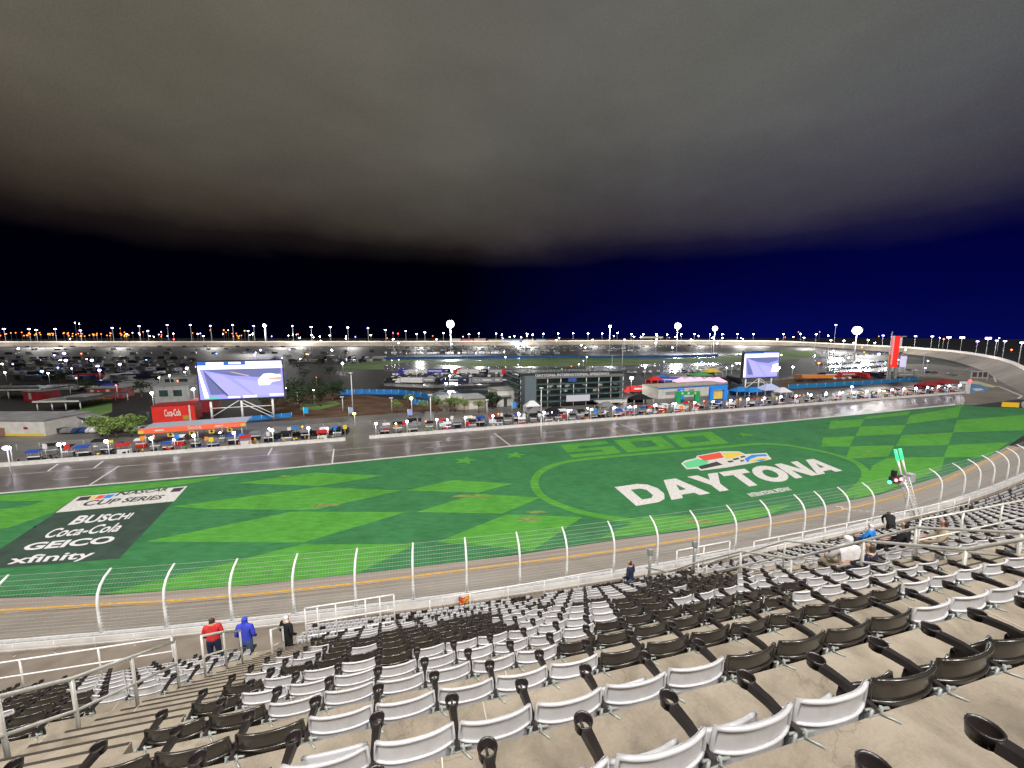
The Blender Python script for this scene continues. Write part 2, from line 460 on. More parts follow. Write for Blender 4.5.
# mown and painted pattern of the turf (light checks), drawn on the ground
def decal(name, polys, m, z):
    b = MB()
    for P in polys: b.poly([G(x, y, z) for x, y in P])
    return kindS(b.build(name, m))
LIGHT = [
 [(-80, 503), (0, 495.5), (225, 476.5), (187, 484), (78, 496), (54, 512), (-60, 551)],
 [(172, 506.5), (318, 487), (401, 490.5), (313, 510), (212, 509)],
 [(238, 483), (315, 472.5), (383, 475.5), (318.5, 486)],
 [(145, 541.5), (293, 511.5), (406, 512), (303, 542.5)],
 [(102, 594.5), (301, 544.5), (416, 543.7), (358, 573), (250, 584.5)],
 [(406, 490.5), (453, 480), (513, 483.5), (478, 492.6)],
 [(416, 512), (477, 493.6), (541, 497.5), (502, 513.5)],
 [(437, 542), (506, 514.5), (583, 516.8), (532, 551), (512, 548)],
 [(598, 539), (645, 517), (700, 515.5), (792, 504), (768, 515.5), (697, 527.5)],
 [(853, 499), (869, 474), (872, 466), (886, 458), (945, 456.8), (941, 470), (878, 493.5)],
 [(830.5, 421), (864, 419), (860.5, 426.5), (829, 429)], [(823, 437.5), (855, 436), (849.5, 446.5), (821.5, 446.5)],
 [(867, 416.5), (910.5, 411.3), (908, 415), (864, 419)], [(860.5, 426.5), (905.7, 425), (900.6, 434), (855.5, 436)], [(850, 446.5), (894.5, 445), (888, 456.3), (846, 459)],
 [(910, 415.3), (961, 406.5), (958, 417.5), (906, 424)], [(902, 435), (953, 432.5), (948, 445), (895.5, 446.3)],
 [(957, 420), (1024, 415), (1070, 417), (1024, 430), (953, 432.5)], [(948.5, 445), (1009, 442.3), (988, 456.5), (943.5, 457.5)],
 [(953, 405.6), (963, 404.7), (962, 407)],
]
decal('light_turf_checks', LIGHT, M_glite, .006)
DARK2 = [[(-80, 507), (0, 501), (45, 501), (20, 507.5), (-80, 514)], [(-80, 533), (0, 528.5), (38, 526), (22, 533), (-80, 541)]]
decal('dark_turf_bands', DARK2, M_gdark, .010)
ring = [(640, 521.5), (596, 515.5), (562, 506), (541, 495), (534.5, 482), (543, 470), (568, 461.5), (620, 455.7), (713, 448), (768, 443.7), (818, 450.5), (852, 460.5), (866, 472), (862, 484), (846, 496)]
gp = [G(x, y, .012) for x, y in ring]
def smooth_line(P, k=6):
    out = []
    for i in range(len(P) - 1):
        p0, p1, p2, p3 = P[max(i - 1, 0)], P[i], P[i + 1], P[min(i + 2, len(P) - 1)]
        for j in range(k):
            t = j / k
            out.append(.5 * ((2 * p1) + (p2 - p0) * t + (2 * p0 - 5 * p1 + 4 * p2 - p3) * t * t + (3 * p1 - p0 - 3 * p2 + p3) * t ** 3))
    return out + [P[-1]]
def ribbon(name, P, w, m, kind='structure'):
    b = MB(); A = []; B = []
    for i, p in enumerate(P):
        d = (P[min(i + 1, len(P) - 1)] - P[max(i - 1, 0)]).normalized(); n = Vector((-d.y, d.x, 0)) * w / 2
        A.append(p - n); B.append(p + n)
    b.strip(A, B); return b.build(name, m, kind=kind)
ribbon('turf_ring', smooth_line(gp), 1.75, M_glite)
def star(px, py, r, z=.012, rot=.2):
    c = G(px, py, z)
    return [c + Vector((math.cos(math.pi * k / 5 + rot), math.sin(math.pi * k / 5 + rot), 0)) * (r if k % 2 == 0 else r * .42) for k in range(10)]
b = MB()
for px, py in ((465, 460.5), (515.5, 455), (745, 434.5)): b.poly(star(px, py, 3.2))
kindS(b.build('turf_stars', M_glite))
# worn patches
b = MB()
for px, py, rx, ry in ((325, 505, 3, .8), (530, 519.5, 2.2, .9), (470, 496, 4, .8), (285, 476, 1.5, .5), (700, 521, 3.5, .7), (868, 452, 2.8, .7), (536, 512, 2, .5)):
    c = G(px, py, .016)
    b.poly([c + Vector((rx * math.cos(a * .5236) * R.uniform(.7, 1.2), ry * math.sin(a * .5236) * R.uniform(.6, 1.3), 0)) for a in range(12)])
kindS(b.build('worn_turf', mat('worn_turf', (.10, .16, .04), .95, col2=(.22, .26, .09), scale=1.2, spec=.1)))

# ------------------------------------------------------------------ lettering
def homog(src, dst):
    """3x3 map src->dst, four points each, plain gaussian elimination"""
    A = []
    for (x, y), (u, v) in zip(src, dst):
        A.append([x, y, 1, 0, 0, 0, -u * x, -u * y, u]); A.append([0, 0, 0, x, y, 1, -v * x, -v * y, v])
    n = 8
    for i in range(n):
        p = max(range(i, n), key=lambda r: abs(A[r][i])); A[i], A[p] = A[p], A[i]
        for r in range(n):
            if r != i:
                f = A[r][i] / A[i][i]
                for c in range(i, n + 1): A[r][c] -= f * A[i][c]
    h = [A[i][n] / A[i][i] for i in range(n)] + [1]
    return lambda x, y: ((h[0] * x + h[1] * y + h[2]) / (h[6] * x + h[7] * y + 1), (h[3] * x + h[4] * y + h[5]) / (h[6] * x + h[7] * y + 1))
def text_mesh(s, bold=.02, ext=0, sx=1):
    cu = bpy.data.curves.new('t', 'FONT'); cu.body = s; cu.offset = bold; cu.extrude = ext; cu.resolution_u = 3
    o = bpy.data.objects.new('t', cu); COL.objects.link(o)
    bpy.context.view_layer.update()
    me = bpy.data.meshes.new_from_object(o.evaluated_get(bpy.context.evaluated_depsgraph_get()))
    bpy.data.objects.remove(o); bpy.data.curves.remove(cu)
    return me
def outline_mesh(loops):
    cu = bpy.data.curves.new('t', 'CURVE'); cu.dimensions = '2D'; cu.fill_mode = 'BOTH'
    for P in loops:
        sp = cu.splines.new('POLY'); sp.points.add(len(P) - 1)
        for i, (x, y) in enumerate(P): sp.points[i].co = (x, y, 0, 1)
        sp.use_cyclic_u = True
    o = bpy.data.objects.new('t', cu); COL.objects.link(o)
    bpy.context.view_layer.update()
    me = bpy.data.meshes.new_from_object(o.evaluated_get(bpy.context.evaluated_depsgraph_get()))
    bpy.data.objects.remove(o); bpy.data.curves.remove(cu)
    return me
def on_ground(name, me, quad, z, m, box=None):
    """quad: survey corners bottom-left, bottom-right, top-right, top-left"""
    X = [v.co.x for v in me.vertices]; Y = [v.co.y for v in me.vertices]
    x0, x1, y0, y1 = box or (min(X), max(X), min(Y), max(Y))
    h = homog([(x0, y0), (x1, y0), (x1, y1), (x0, y1)], quad)
    for v in me.vertices: v.co = G(*h(v.co.x, v.co.y), z)
    me.materials.clear(); me.materials.append(m)
    me.name = name
    return kindS(link(name, me))
def ell(cx, cy, rx, ry, n=28): return [(cx + rx * math.cos(2 * math.pi * i / n), cy + ry * math.sin(2 * math.pi * i / n)) for i in range(n)]
D = [[(0, 0), (.62, 0), (.85, .1), (1, .35), (1, .65), (.85, .9), (.62, 1), (0, 1)], [(.3, .24), (.56, .24), (.68, .36), (.68, .64), (.56, .76), (.3, .76)]]
A_ = [[(-.08, 0), (.25, 0), (.31, .16), (.69, .16), (.75, 0), (1.08, 0), (.68, 1), (.32, 1)], [(.40, .38), (.60, .38), (.5, .70)]]
Y_ = [[(.34, 0), (.66, 0), (.66, .4), (1.04, 1), (.68, 1), (.5, .66), (.32, 1), (-.04, 1), (.34, .4)]]
T_ = [[(.34, 0), (.66, 0), (.66, .74), (1, .74), (1, 1), (0, 1), (0, .74), (.34, .74)]]
O_ = [ell(.5, .5, .54, .53), ell(.5, .5, .22, .27)]
N_ = [[(0, 0), (.3, 0), (.3, .52), (.72, 0), (1, 0), (1, 1), (.7, 1), (.7, .48), (.28, 1), (0, 1)]]
loops = []
x = 0
for g, w in ((D, .98), (A_, 1.02), (Y_, .95), (T_, .95), (O_, 1.05), (N_, .98), (A_, 1.0)):
    for P in g: loops.append([(x + a * w, c) for a, c in P])
    x += w + .07
me = outline_mesh([[(a, c) for a, c in P] for P in loops])
on_ground('turf_title', me, [(637, 506.5), (843, 471), (821, 457.2), (614, 486.5)], .016, M_wpaint)
F5 = [[(0, 0), (1, 0), (1, .58), (.3, .58), (.3, .76), (.97, .76), (.97, 1), (0, 1), (0, .40), (.7, .40), (.7, .22), (0, .22)]]
F0 = [[(0, 0), (1, 0), (1, 1), (0, 1)], [(.28, .26), (.72, .26), (.72, .74), (.28, .74)]]
loops = []
for i, g in enumerate((F5, F0, F0)):
    for P in g: loops.append([(i * 1.13 + a, c) for a, c in P])
on_ground('turf_number', outline_mesh(loops), [(572, 457.5), (729, 443), (711, 431.5), (560, 445)], .012, M_glite)
on_ground('turf_subtitle', text_mesh('INTERNATIONAL SPEEDWAY', .035), [(752, 497.2), (793, 490), (787.5, 486.8), (746.5, 493.5)], .016, M_wpaint)
# checkered emblem over the title
def q5(pts, ox=660, oy=440): return [(ox + a / 5.12, oy + c / 5.12) for a, c in pts]
decal('emblem_outline', [q5([(108, 120), (130, 104), (182, 93), (190, 80), (312, 58), (404, 58), (436, 72), (545, 66), (572, 98), (450, 122), (340, 141), (208, 157), (192, 146), (136, 150)])], M_wpaint, .014)
decal('emblem_green', [q5([(118, 118), (190, 97), (250, 106), (238, 130), (140, 144)])], mat('emblem_green', (.10, .50, .22), .8, var=.1), .020)
decal('emblem_red', [q5([(192, 84), (308, 63), (328, 90), (228, 106)])], mat('emblem_red', (.62, .07, .03), .8, var=.1), .020)
decal('emblem_black', [q5([(196, 136), (290, 110), (322, 126), (212, 150)])], mat('emblem_black', (.03, .035, .03), .8, var=.1), .020)
decal('emblem_yellow', [q5([(314, 66), (400, 63), (428, 74), (345, 98)]), q5([(452, 106), (500, 92), (530, 90), (560, 97), (470, 114)])], mat('emblem_yellow', (.62, .48, .05), .8, var=.1), .020)
decal('emblem_checks', [q5([(370, 96), (400, 90), (408, 98), (378, 104)]), q5([(410, 84), (432, 80), (440, 86), (416, 92)]), q5([(345, 108), (370, 104), (378, 112), (352, 116)]), q5([(410, 104), (428, 101), (432, 108), (414, 112)])], mat('emblem_black', (0, 0, 0)), .020)
decal('emblem_blue', [q5([(432, 96), (470, 76), (540, 72), (550, 82), (500, 84), (462, 98), (450, 116)]), q5([(482, 108), (520, 98), (545, 98), (520, 108)])], mat('emblem_blue', (.02, .20, .62), .8, var=.1), .022)
# sponsor board painted on the grass
M_board = mat('board_green_black', (.018, .035, .026), .85, col2=(.03, .06, .042), scale=.4, detail=8)
decal('painted_board', [[(55.5, 513), (173, 501.8), (119, 558.5), (-34, 571)]], M_board, .010)
decal('painted_banner', [[(55.5, 512.6), (78, 496.6), (187.5, 486), (174, 501.2)]], M_wpaint, .012)
M_logo = mat('board_white', (.60, .58, .60), .8, var=.1)
M_dk = mat('banner_black', (.03, .03, .035), .8, var=.1)
on_ground('board_word', text_mesh('BUSCH!', .03), [(67, 525.2), (129, 518.8), (135, 512.5), (80, 515.5)], .016, M_logo)
on_ground('board_word', text_mesh('Coca-Cola', .02), [(41, 538.5), (117, 531.5), (128, 522), (54, 528.5)], .016, M_logo)
on_ground('board_word', text_mesh('GEICO', .035), [(19.5, 551), (111, 543), (117.5, 535.5), (30, 543)], .016, M_logo)
on_ground('board_word', text_mesh('xfinity', .02), [(4, 567), (88, 560.5), (98, 550), (13, 556)], .016, M_logo)
on_ground('banner_word', text_mesh('NASCAR', .03), [(114, 496.2), (166, 490.8), (170, 487.6), (121, 491.8)], .018, M_dk)
on_ground('banner_word', text_mesh('CUP SERIES', .03), [(80, 506.5), (160, 499.2), (166, 494.6), (88, 500.6)], .018, M_dk)
def q2(pts): return [(a / 5.12, 480 + c / 5.12) for a, c in pts]
decal('banner_blocks', [q2([(385, 108), (412, 88), (470, 82), (450, 102)]), q2([(870, 62), (890, 42), (945, 37), (920, 58)])], M_dk, .018)
decal('banner_yellow', [q2([(452, 100), (478, 83), (500, 81), (474, 98)])], mat('emblem_yellow', (0, 0, 0)), .020)
decal('banner_red', [q2([(480, 98), (508, 79), (545, 76), (518, 95)])], mat('emblem_red', (0, 0, 0)), .020)
decal('banner_blue', [q2([(522, 95), (548, 76), (592, 72), (564, 92)])], mat('emblem_blue', (0, 0, 0)), .020)

# ------------------------------------------------------------------ infield surfaces behind the pits
decal('service_road', [[(-60, 432), (60, 432), (345, 428), (345, 436), (128, 452), (-60, 462)]], M_pave, -.03)
decal('brown_earth', [[(262, 392), (340, 392), (420, 402), (520, 402), (520, 411), (420, 412), (390, 418), (262, 420)], [(775, 381), (830, 372), (900, 376), (960, 379), (965, 384), (905, 381), (790, 391)]], M_dirt, -.03)
decal('infield_lawn', [[(300, 405), (335, 401), (342, 404), (318, 410), (300, 410)], [(388, 415), (430, 411), (500, 409), (508, 412), (470, 416), (400, 419)], [(75, 412), (100, 397), (112, 398), (112, 412), (92, 418)]], M_turf, -.02)
decal('road_course_turf', [[(342, 365), (384, 360), (520, 357), (700, 357), (745, 352), (770, 350), (815, 351), (820, 356), (770, 362), (640, 365), (420, 369), (342, 370)]], M_turf, -.03)
decal('road_course', [[(384, 366), (412, 361), (500, 358), (560, 357.5), (430, 362), (425, 364), (470, 366.5), (640, 366), (640, 368.5), (470, 369.5), (384, 371)],
                      [(640, 357), (700, 356.5), (742, 353), (748, 354), (705, 358), (640, 359)], [(640, 364), (740, 362.5), (742, 364.5), (640, 367)]], M_wetlot, -.02)
decal('wet_lot', [[(812, 356), (850, 358), (885, 362), (890, 371), (835, 372), (818, 367)], [(384, 379), (512, 377), (512, 383), (430, 388), (384, 386)], [(660, 366), (690, 364), (690, 372), (660, 374)]], M_wetlot, -.024)
decal('pond', [[(440, 391), (470, 389), (512, 388), (512, 392), (470, 394)]], mat('pond_water', (.05, .08, .09), .08, var=.1), -.018)
decal('pit_exit_island', [[(966, 393), (968, 383.5), (980, 384.5), (990, 388.5), (983, 391.5)]], mat('blue_paint', (.01, .17, .40), .6, var=.2, scale=.3), -.004)
decal('turn_turf', [[(905, 358.5), (935, 360), (962, 364.5), (958, 367), (930, 364), (905, 364)]], mat('dark_turn_turf', (.02, .03, .014), .95, var=.3, scale=.05), -.01)
decal('white_island_mark', [[(972, 388.5), (981, 388.2), (984, 390), (976, 391)]], M_wpaint, .002)
decal('island_kerb', [[(969, 383), (975, 380.5), (998, 386.5), (992, 387.5)]], mat('pale_yellow_paint', (.5, .46, .26), .7), -.006)
b = MB()
for p, q, w in (((991, 370), (996, 382), .9), ((998, 386), (1022, 396), .9), ((1022, 396), (1018, 398.5), .9)): gline(b, p, q, w, .0)
b.build('apron_lines', M_wpaint, kind='structure')
b = MB(); gline(b, (1000, 366), (1014, 384), 1.1, .3); b.build('turn_line', M_yel, kind='structure')

# ------------------------------------------------------------------ the far turns and back straight
RIM = smooth_line([G(x, y, 11 if x < 800 else 8) for x, y in [(-120, 342.2), (0, 342.3), (200, 342.2), (450, 341.8), (620, 341), (760, 341.4), (830, 344), (896, 347.5), (930, 350), (960, 353), (990, 358), (1010, 363.5), (1024, 370), (1060, 384)]], 8)
def offs(P, d_, z):
    out = []
    for i, p in enumerate(P):
        d = d_(p) if callable(d_) else d_
        t = P[min(i + 1, len(P) - 1)] - P[max(i - 1, 0)]; t.z = 0; t.normalize()
        n = Vector((t.y, -t.x, 0))
        q = p + n * d; q.z = z; out.append(q)
    return out
uvstrip('banked_track', M_brown, offs(RIM, lambda p: 15 if p.length > 620 else 7 + 8 * max(0, (p.length - 330) / 290), -.02), RIM, 4, .6)
RIMY = [(proj(p)[0], p.y, p) for p in RIM]
def rim_at(px):
    for a, c in zip(RIMY, RIMY[1:]):
        if a[0] <= px <= c[0]:
            t = (px - a[0]) / (c[0] - a[0]); return a[2].lerp(c[2], t)
    return RIMY[0][2] if px < 0 else RIMY[-1][2]
def wall_run(P, th, h, base=-.1):
    b = MB(); Q = offs(P, -th, 0)
    for i in range(len(P)): Q[i].z = P[i].z
    up = Vector((0, 0, h)); dn = Vector((0, 0, base))
    b.strip([p + dn for p in P], [p + up for p in P]); b.strip([p + up for p in P], [p + up for p in Q]); b.strip([p + up for p in Q], [p + dn for p in Q])
    return b
wo = thing('rim_wall', 'long pale concrete wall along the rim of the far banked turns', 'wall')
wall_run(RIM, .5, 2.0).build('wall_body', M_rim, wo)
b = MB()
b.strip([p + Vector((0, 0, 2.05)) for p in RIM], [p + Vector((0, 0, 2.7)) for p in RIM]); b.build('top_band', M_white, wo)
# ------------------------------------------------------------------ outer wall and catch fence
wl = thing('track_wall', 'long white concrete wall between the racing surface and the grandstand', 'wall')
b = MB()
Pi = [pol(t, RF + .02) for t in TH]; Po = [pol(t, RF + .62) for t in TH]
zt = 6.2
up = lambda P, z: [Vector((p.x, p.y, z)) for p in P]
b.strip(up(Po, 4.8), up(Po, zt)); b.strip(up(Po, zt), up(Pi, zt)); b.strip(up(Pi, zt), up(Pi, 4.9))
b.build('wall_body', M_white, wl)
b = MB(); b.strip(up([pol(t, RF + .6) for t in TH], zt + .12), up([pol(t, RF + .3) for t in TH], zt + .12)); b.strip(up([pol(t, RF + .6) for t in TH], zt + .003), up([pol(t, RF + .6) for t in TH], zt + .12)); b.build('cap_rail', mat('galvanised', (.52, .52, .54), .45, .3, var=.15, scale=3), wl)
M_galv = MATS['galvanised']
M_cable = mat('cable_steel', (.34, .35, .35), .5, .3)
M_steel = mat('painted_steel', (.74, .74, .74), .45, 0, var=.12, scale=3)
fence = thing('catch_fence', 'tall curved steel catch fence with cables along the track wall', 'fence')
PB = [(1, 637), (99, 634), (165, 628), (232, 620), (296, 610), (357, 603), (413.5, 599), (467, 592.5), (519, 582.5), (565, 575), (611.5, 568), (653, 560), (691.5, 552), (729, 546), (763, 540), (803, 536), (825, 532.5), (851, 528), (875.5, 522), (907, 512.5), (938.5, 502.5), (956, 494), (975, 490), (993, 486), (1004, 480), (1015.5, 476)]
ths = [topol(G(x, y, 6.3))[0] for x, y in PB]
ths = [ths[0] - .0121 * 2, ths[0] - .0121] + ths + [ths[-1] + .0121 * i for i in range(1, 7)]
b = MB()
prof = [(0, 0), (0, 1.2), (0, 2.4), (.04, 3.0), (.18, 3.6), (.48, 4.15), (.95, 4.6), (1.7, 5.0)]
b.tube([(0, y, z) for y, z in prof], [.12] * 5 + [.11, .10, .09], 6)
b.box((0, 0, .06), (.34, .34, .12))
def along(z):
    for (y0, z0), (y1, z1) in zip(prof, prof[1:]):
        if z0 <= z <= z1: return y0 + (y1 - y0) * (z - z0) / (z1 - z0)
cz = [.3, .6, .9, 1.2, 1.5, 1.85, 2.2, 2.55, 2.9, 3.25, 3.6, 3.9, 4.2, 4.45, 4.7, 4.95]
for z in cz[:6]: b.box((0, along(z) + .05, z), (.26, .2, .07))
pm = b.mesh('post', M_steel)
for t in ths:
    link('post', pm, fence, loc=pol(t, RF + .25, 6.2), rz=t)
cth = [ths[0] + i * (ths[-1] - ths[0]) / 120 for i in range(121)]
for z in cz:
    b = MB(); b.tube([pol(t, RF + .25 - along(z) - .06, 6.2 + z) for t in cth], .015, 4, caps=False); b.build('cable', M_cable, fence)

b = MB()
wt = [ths[0] + i * (ths[-1] - ths[0]) / 700 for i in range(701)]
for t in wt: b.tube([pol(t, RF + .25 - y - .075, 6.2 + z) for y, z in prof], .0045, 3, 0, False)
b.build('wire_mesh', M_cable, fence)

# ------------------------------------------------------------------ grandstand
PHI, RK = .253, 1 / .0022
SC = Vector((-math.sin(PHI) * RK, math.cos(PHI) * RK))
def st(u, s, z=0):
    a = PHI + s / RK; r = RK - u
    return Vector((SC.x + r * math.sin(a), SC.y - r * math.cos(a), z))
def ang(s): return PHI + s / RK
def uk(k): return 1.57 + .837 * k
def zk(k): return H - 2.54 - .575 * k
K0, K1 = -5, 12
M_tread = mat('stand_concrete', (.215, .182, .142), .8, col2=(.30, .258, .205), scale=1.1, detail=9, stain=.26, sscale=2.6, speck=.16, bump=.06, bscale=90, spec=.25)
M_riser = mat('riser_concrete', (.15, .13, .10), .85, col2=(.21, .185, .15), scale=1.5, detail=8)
M_joint = mat('joint_line', (.50, .45, .37), .8, var=.2, scale=3)
M_edge = mat('edge_strip', (.035, .028, .022), .7)
M_walk = mat('walkway', (.13, .105, .085), .8, col2=(.19, .16, .13), scale=.6, detail=8)
gs = thing('grandstand', 'concrete terraced grandstand stepping down towards the track', 'grandstand')
ss = [-34 + i * 74 / 74 for i in range(75)]
b = MB()
for k in range(K0, K1 + 1):
    e = .527
    b.strip([st(uk(k) - .31, s, zk(k)) for s in ss], [st(uk(k) + e, s, zk(k)) for s in ss], 0)
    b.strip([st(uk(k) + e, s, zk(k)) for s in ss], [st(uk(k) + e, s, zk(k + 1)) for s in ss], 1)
UF = uk(K1) + .527 + 1.7
ZF = zk(K1 + 1) - .75          # sunken cross aisle at the foot of the upper seats
b.strip([st(uk(K1) + .527, s, zk(K1 + 1)) for s in ss], [st(uk(K1) + .527, s, ZF) for s in ss], 1)
b.strip([st(uk(K1) + .527, s, ZF) for s in ss], [st(UF, s, ZF) for s in ss], 0)
b.strip([st(UF, s, ZF) for s in ss], [st(UF, s, 4) for s in ss], 1)
b.build('upper_terrace', [M_tread, M_riser], gs)
b = MB()
for k in range(K0, K1 + 1):
    b.strip([st(uk(k) - .02, s, zk(k) + .004) for s in ss], [st(uk(k) - .007, s, zk(k) + .004) for s in ss])
for k in range(K0, K1 + 1):
    for s in range(-30, 40, 5):
        s += (k % 3) * .4 + .1
        b.poly([st(uk(k) - .3, s, zk(k) + .006), st(uk(k) + .525, s, zk(k) + .006), st(uk(k) + .525, s + .008, zk(k) + .006), st(uk(k) - .3, s + .008, zk(k) + .006)])
b.build('joints', M_joint, gs)
LJ = 24
RL = RF + 2.0
def rl(j): return RL + .85 * j
def zl(j): return 5.55 + .34 * j
b = MB()
TSPL = topol(G(296, 622, 5.5))[0]
T2 = [t for t in TH if t >= TSPL]; T1 = [t for t in TH if t <= TSPL + .004]
b.strip([pol(t, RF + .62, 5.5) for t in TH], [pol(t, RL - .4, 5.5) for t in TH], 2)
b.strip([pol(t, RL - .4, 5.5) for t in T1], [pol(t, RL + 22, 5.5) for t in T1], 2)
b.strip([pol(t, RL - .4, 5.5) for t in T2], [pol(t, RL - .4, zl(0)) for t in T2], 1)
for j in range(LJ):
    b.strip([pol(t, rl(j) - .4, zl(j)) for t in T2], [pol(t, rl(j) + .45, zl(j)) for t in T2], 0)
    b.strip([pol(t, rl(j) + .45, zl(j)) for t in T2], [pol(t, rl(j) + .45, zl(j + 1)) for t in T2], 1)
    b.poly([pol(T2[0], rl(j) - .4, 5.5), pol(T2[0], rl(j) + .45, 5.5), pol(T2[0], rl(j) + .45, zl(j)), pol(T2[0], rl(j) - .4, zl(j))], 1)
b.build('lower_terrace', [M_tread, M_riser, M_walk], gs)
AIS = [(-4.35, -2.78), (8.35, 9.9)]
for a0, a1 in AIS:
    for k in range(K0, K1 + 1):
        b = MB()
        u0 = uk(k) + .527
        for dz, d0, d1 in ((.29, .0, .42),):
            P = [st(u0 + d0 + .001, a0 + .03, zk(k + 1) + .001), st(u0 + d1, a0 + .03, zk(k + 1) + .001), st(u0 + d1, a1 - .03, zk(k + 1) + .001), st(u0 + d0 + .001, a1 - .03, zk(k + 1) + .001)]
            b.prism(P, .287)
        b.build('stair_step', M_tread, gs)
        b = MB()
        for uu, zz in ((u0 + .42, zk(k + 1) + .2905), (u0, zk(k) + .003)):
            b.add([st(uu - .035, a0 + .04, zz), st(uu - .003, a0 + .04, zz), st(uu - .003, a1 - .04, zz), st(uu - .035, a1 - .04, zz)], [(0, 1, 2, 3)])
        b.build('edge_strip', M_edge, gs)  # dark strip along the front edge of each step and tread

# ------------------------------------------------------------------ seats
M_sw = mat('white_plastic', (.46, .455, .475), .36, var=.07, scale=3, spec=.5, rnd=.16, stain=.10, sscale=7)
M_sd = mat('brown_plastic', (.014, .011, .010), .22, col2=(.030, .025, .020), scale=3, spec=.7, rnd=.35, stain=.15, sscale=7)
M_arm = mat('black_plastic', (.018, .014, .014), .32, var=.2, scale=8, spec=.6)
M_brk = mat('seat_bracket', (.24, .26, .25), .5, .4, col2=(.38, .40, .39), scale=8)
def back_fn(u, v):
    q = (2 * u - 1)
    w = .230 * (1 - .25 * max(0, v - .85))
    return Vector((q * w, -.005 + .052 * abs(q) ** 2.6 - .03 * max(0, v - .55), .355 + .395 * v - .012 * abs(q) ** 3 * max(0, v - .5) * 2))
def seat_back(nu=14, nv=5, rim=True, rn=6):
    b = MB(); b.shell(back_fn, (0, 1, .05), .014, nu, nv)
    if rim:
        P = [back_fn(0, v / 4) for v in range(5)] + [back_fn(u / nu, 1) for u in range(1, nu)] + [back_fn(1, v / 4) for v in range(4, -1, -1)]
        P = [p + Vector((0, -.002, 0)) for p in P]
        b.tube(P, .0125, rn)
        P = [back_fn(u / nu, .66) + Vector((0, -.006, 0)) for u in range(nu + 1)]
        b.tube(P, .009, rn)
    return b
def pan_fn(u, v):
    q = 2 * u - 1
    return Vector((q * .213 * (1 - .10 * max(0, v - .7) / .3), .070 + .04 * v + .012 * math.sin(v * 3.1) + .045 * q * q, .32 + .245 * v - .03 * q * q))
def seat_pan(nu=8, nv=5, rim=True):
    b = MB(); b.shell(pan_fn, (0, 1, 0), .026, nu, nv)
    if rim: b.tube([pan_fn(u / nu, 1) + Vector((0, .013, 0)) for u in range(nu + 1)], .014, 6)
    return b
def armrest(x, n=18):
    b = MB()
    secs = [(-.01, .600, .018, .016), (.06, .606, .021, .019), (.16, .612, .024, .020), (.268, .600, .030, .020)]
    V = []
    for y, z, hw, hh in secs: V += [(x - hw, y, z - hh), (x + hw, y, z - hh), (x + hw * .8, y, z + hh), (x - hw * .8, y, z + hh)]
    fs = []
    for i in range(3):
        for k in range(4): fs.append((i * 4 + k, i * 4 + (k + 1) % 4, i * 4 + 4 + (k + 1) % 4, i * 4 + 4 + k))
    b.add(V, fs + [(0, 3, 2, 1)])
    return b
def cup_holder(x, n=20):
    b = MB()
    b.lathe([(.034, -.030), (.042, -.032), (.047, .010), (.049, .020), (.043, .022), (.040, .010), (.036, -.026), (.034, -.030)], (x, .308, .606), n)
    b.box((x, .308, .580), (.013, .07, .007)); b.box((x, .288, .5805), (.066, .022, .006))
    return b
def bracket(x):
    b = MB()
    b.prism([(x - .02, .015, .02), (x - .02, .15, .02), (x - .02, .12, .30), (x - .02, .07, .585), (x - .02, -.005, .585)], Vector((.04, 0, 0)))
    b.box((x, .08, .010), (.10, .20, .016)); b.box((x, .0, .50), (.075, .03, .16))
    b.tube([(x - .05, .01, .60), (x + .085, -.012, .60)], .008, 6); b.tube([(x + .025, -.012, .585), (x + .075, -.075, .580)], .007, 5)
    b.tube([(x - .03, -.01, .62), (x - .055, -.01, .50)], .009, 5); b.tube([(x + .03, -.01, .62), (x + .055, -.01, .50)], .009, 5)
    return b
SD = {}
for c, m in (('w', M_sw), ('d', M_sd)):
    SD[c] = (seat_back().mesh('seat_back', m), seat_pan().mesh('seat_pan', m))
SD['arm'] = armrest(.25).mesh('armrest', M_arm); SD['cup'] = cup_holder(.25).mesh('cup_holder', M_arm); SD['brk'] = bracket(.25).mesh('bracket', M_brk)
SD['armL'] = armrest(-.25).mesh('armrest', M_arm); SD['cupL'] = cup_holder(-.25).mesh('cup_holder', M_arm); SD['brkL'] = bracket(-.25).mesh('bracket', M_brk)

def is_dark(k, s, px):
    r = R.random() < .05
    if s < -4.3:
        d = px < 78 or (px < 135 and k <= 4)
    elif k <= 0: d = px > 890 or k < 0
    elif k == 1: d = px < 237 or 738 < px < 905
    elif k == 2: d = px < 272 or 602 < px < 893
    elif k == 3: d = px < 268 or 572 < px < 800
    elif k == 4: d = px < 240 or 590 < px < 800
    elif k == 5: d = px < 262 or 620 < px < 720
    elif k <= 10: d = 318 < px < 512 - (k - 6) * 6 or (610 + 8 * (k - 6) < px < 735)
    else: d = 640 < px < 700
    return d != (r and k > 4)
allseats = []
for k in range(-5, K1 + 1):
    s0 = (.285 - .083 * k) % .5
    for i in range(-70, 74):
        s = s0 + .25 + .5 * i
        if any(a0 - .12 < s < a1 + .12 for a0, a1 in AIS): continue
        if not -33 < s < 38: continue
        if s > 10 and k < 3 and False: continue
        o = st(uk(k) - .30, s, zk(k))
        q = proj((o.x, o.y, o.z + .6))
        if not q or not (-45 < q[0] < 1075 and q[1] < 1500):
            if not -20 < s < 26: continue
            q = (5000, 5000, 900)
        first = any(abs(s - .5 - a1) < .62 and s > a1 for a0, a1 in AIS)
        allseats.append((q[2], k, s, o, q, is_dark(k, s, q[0] if q[0] < 4000 else (900 if s > 3 else 300)), first))
allseats.sort(key=lambda t: t[0])
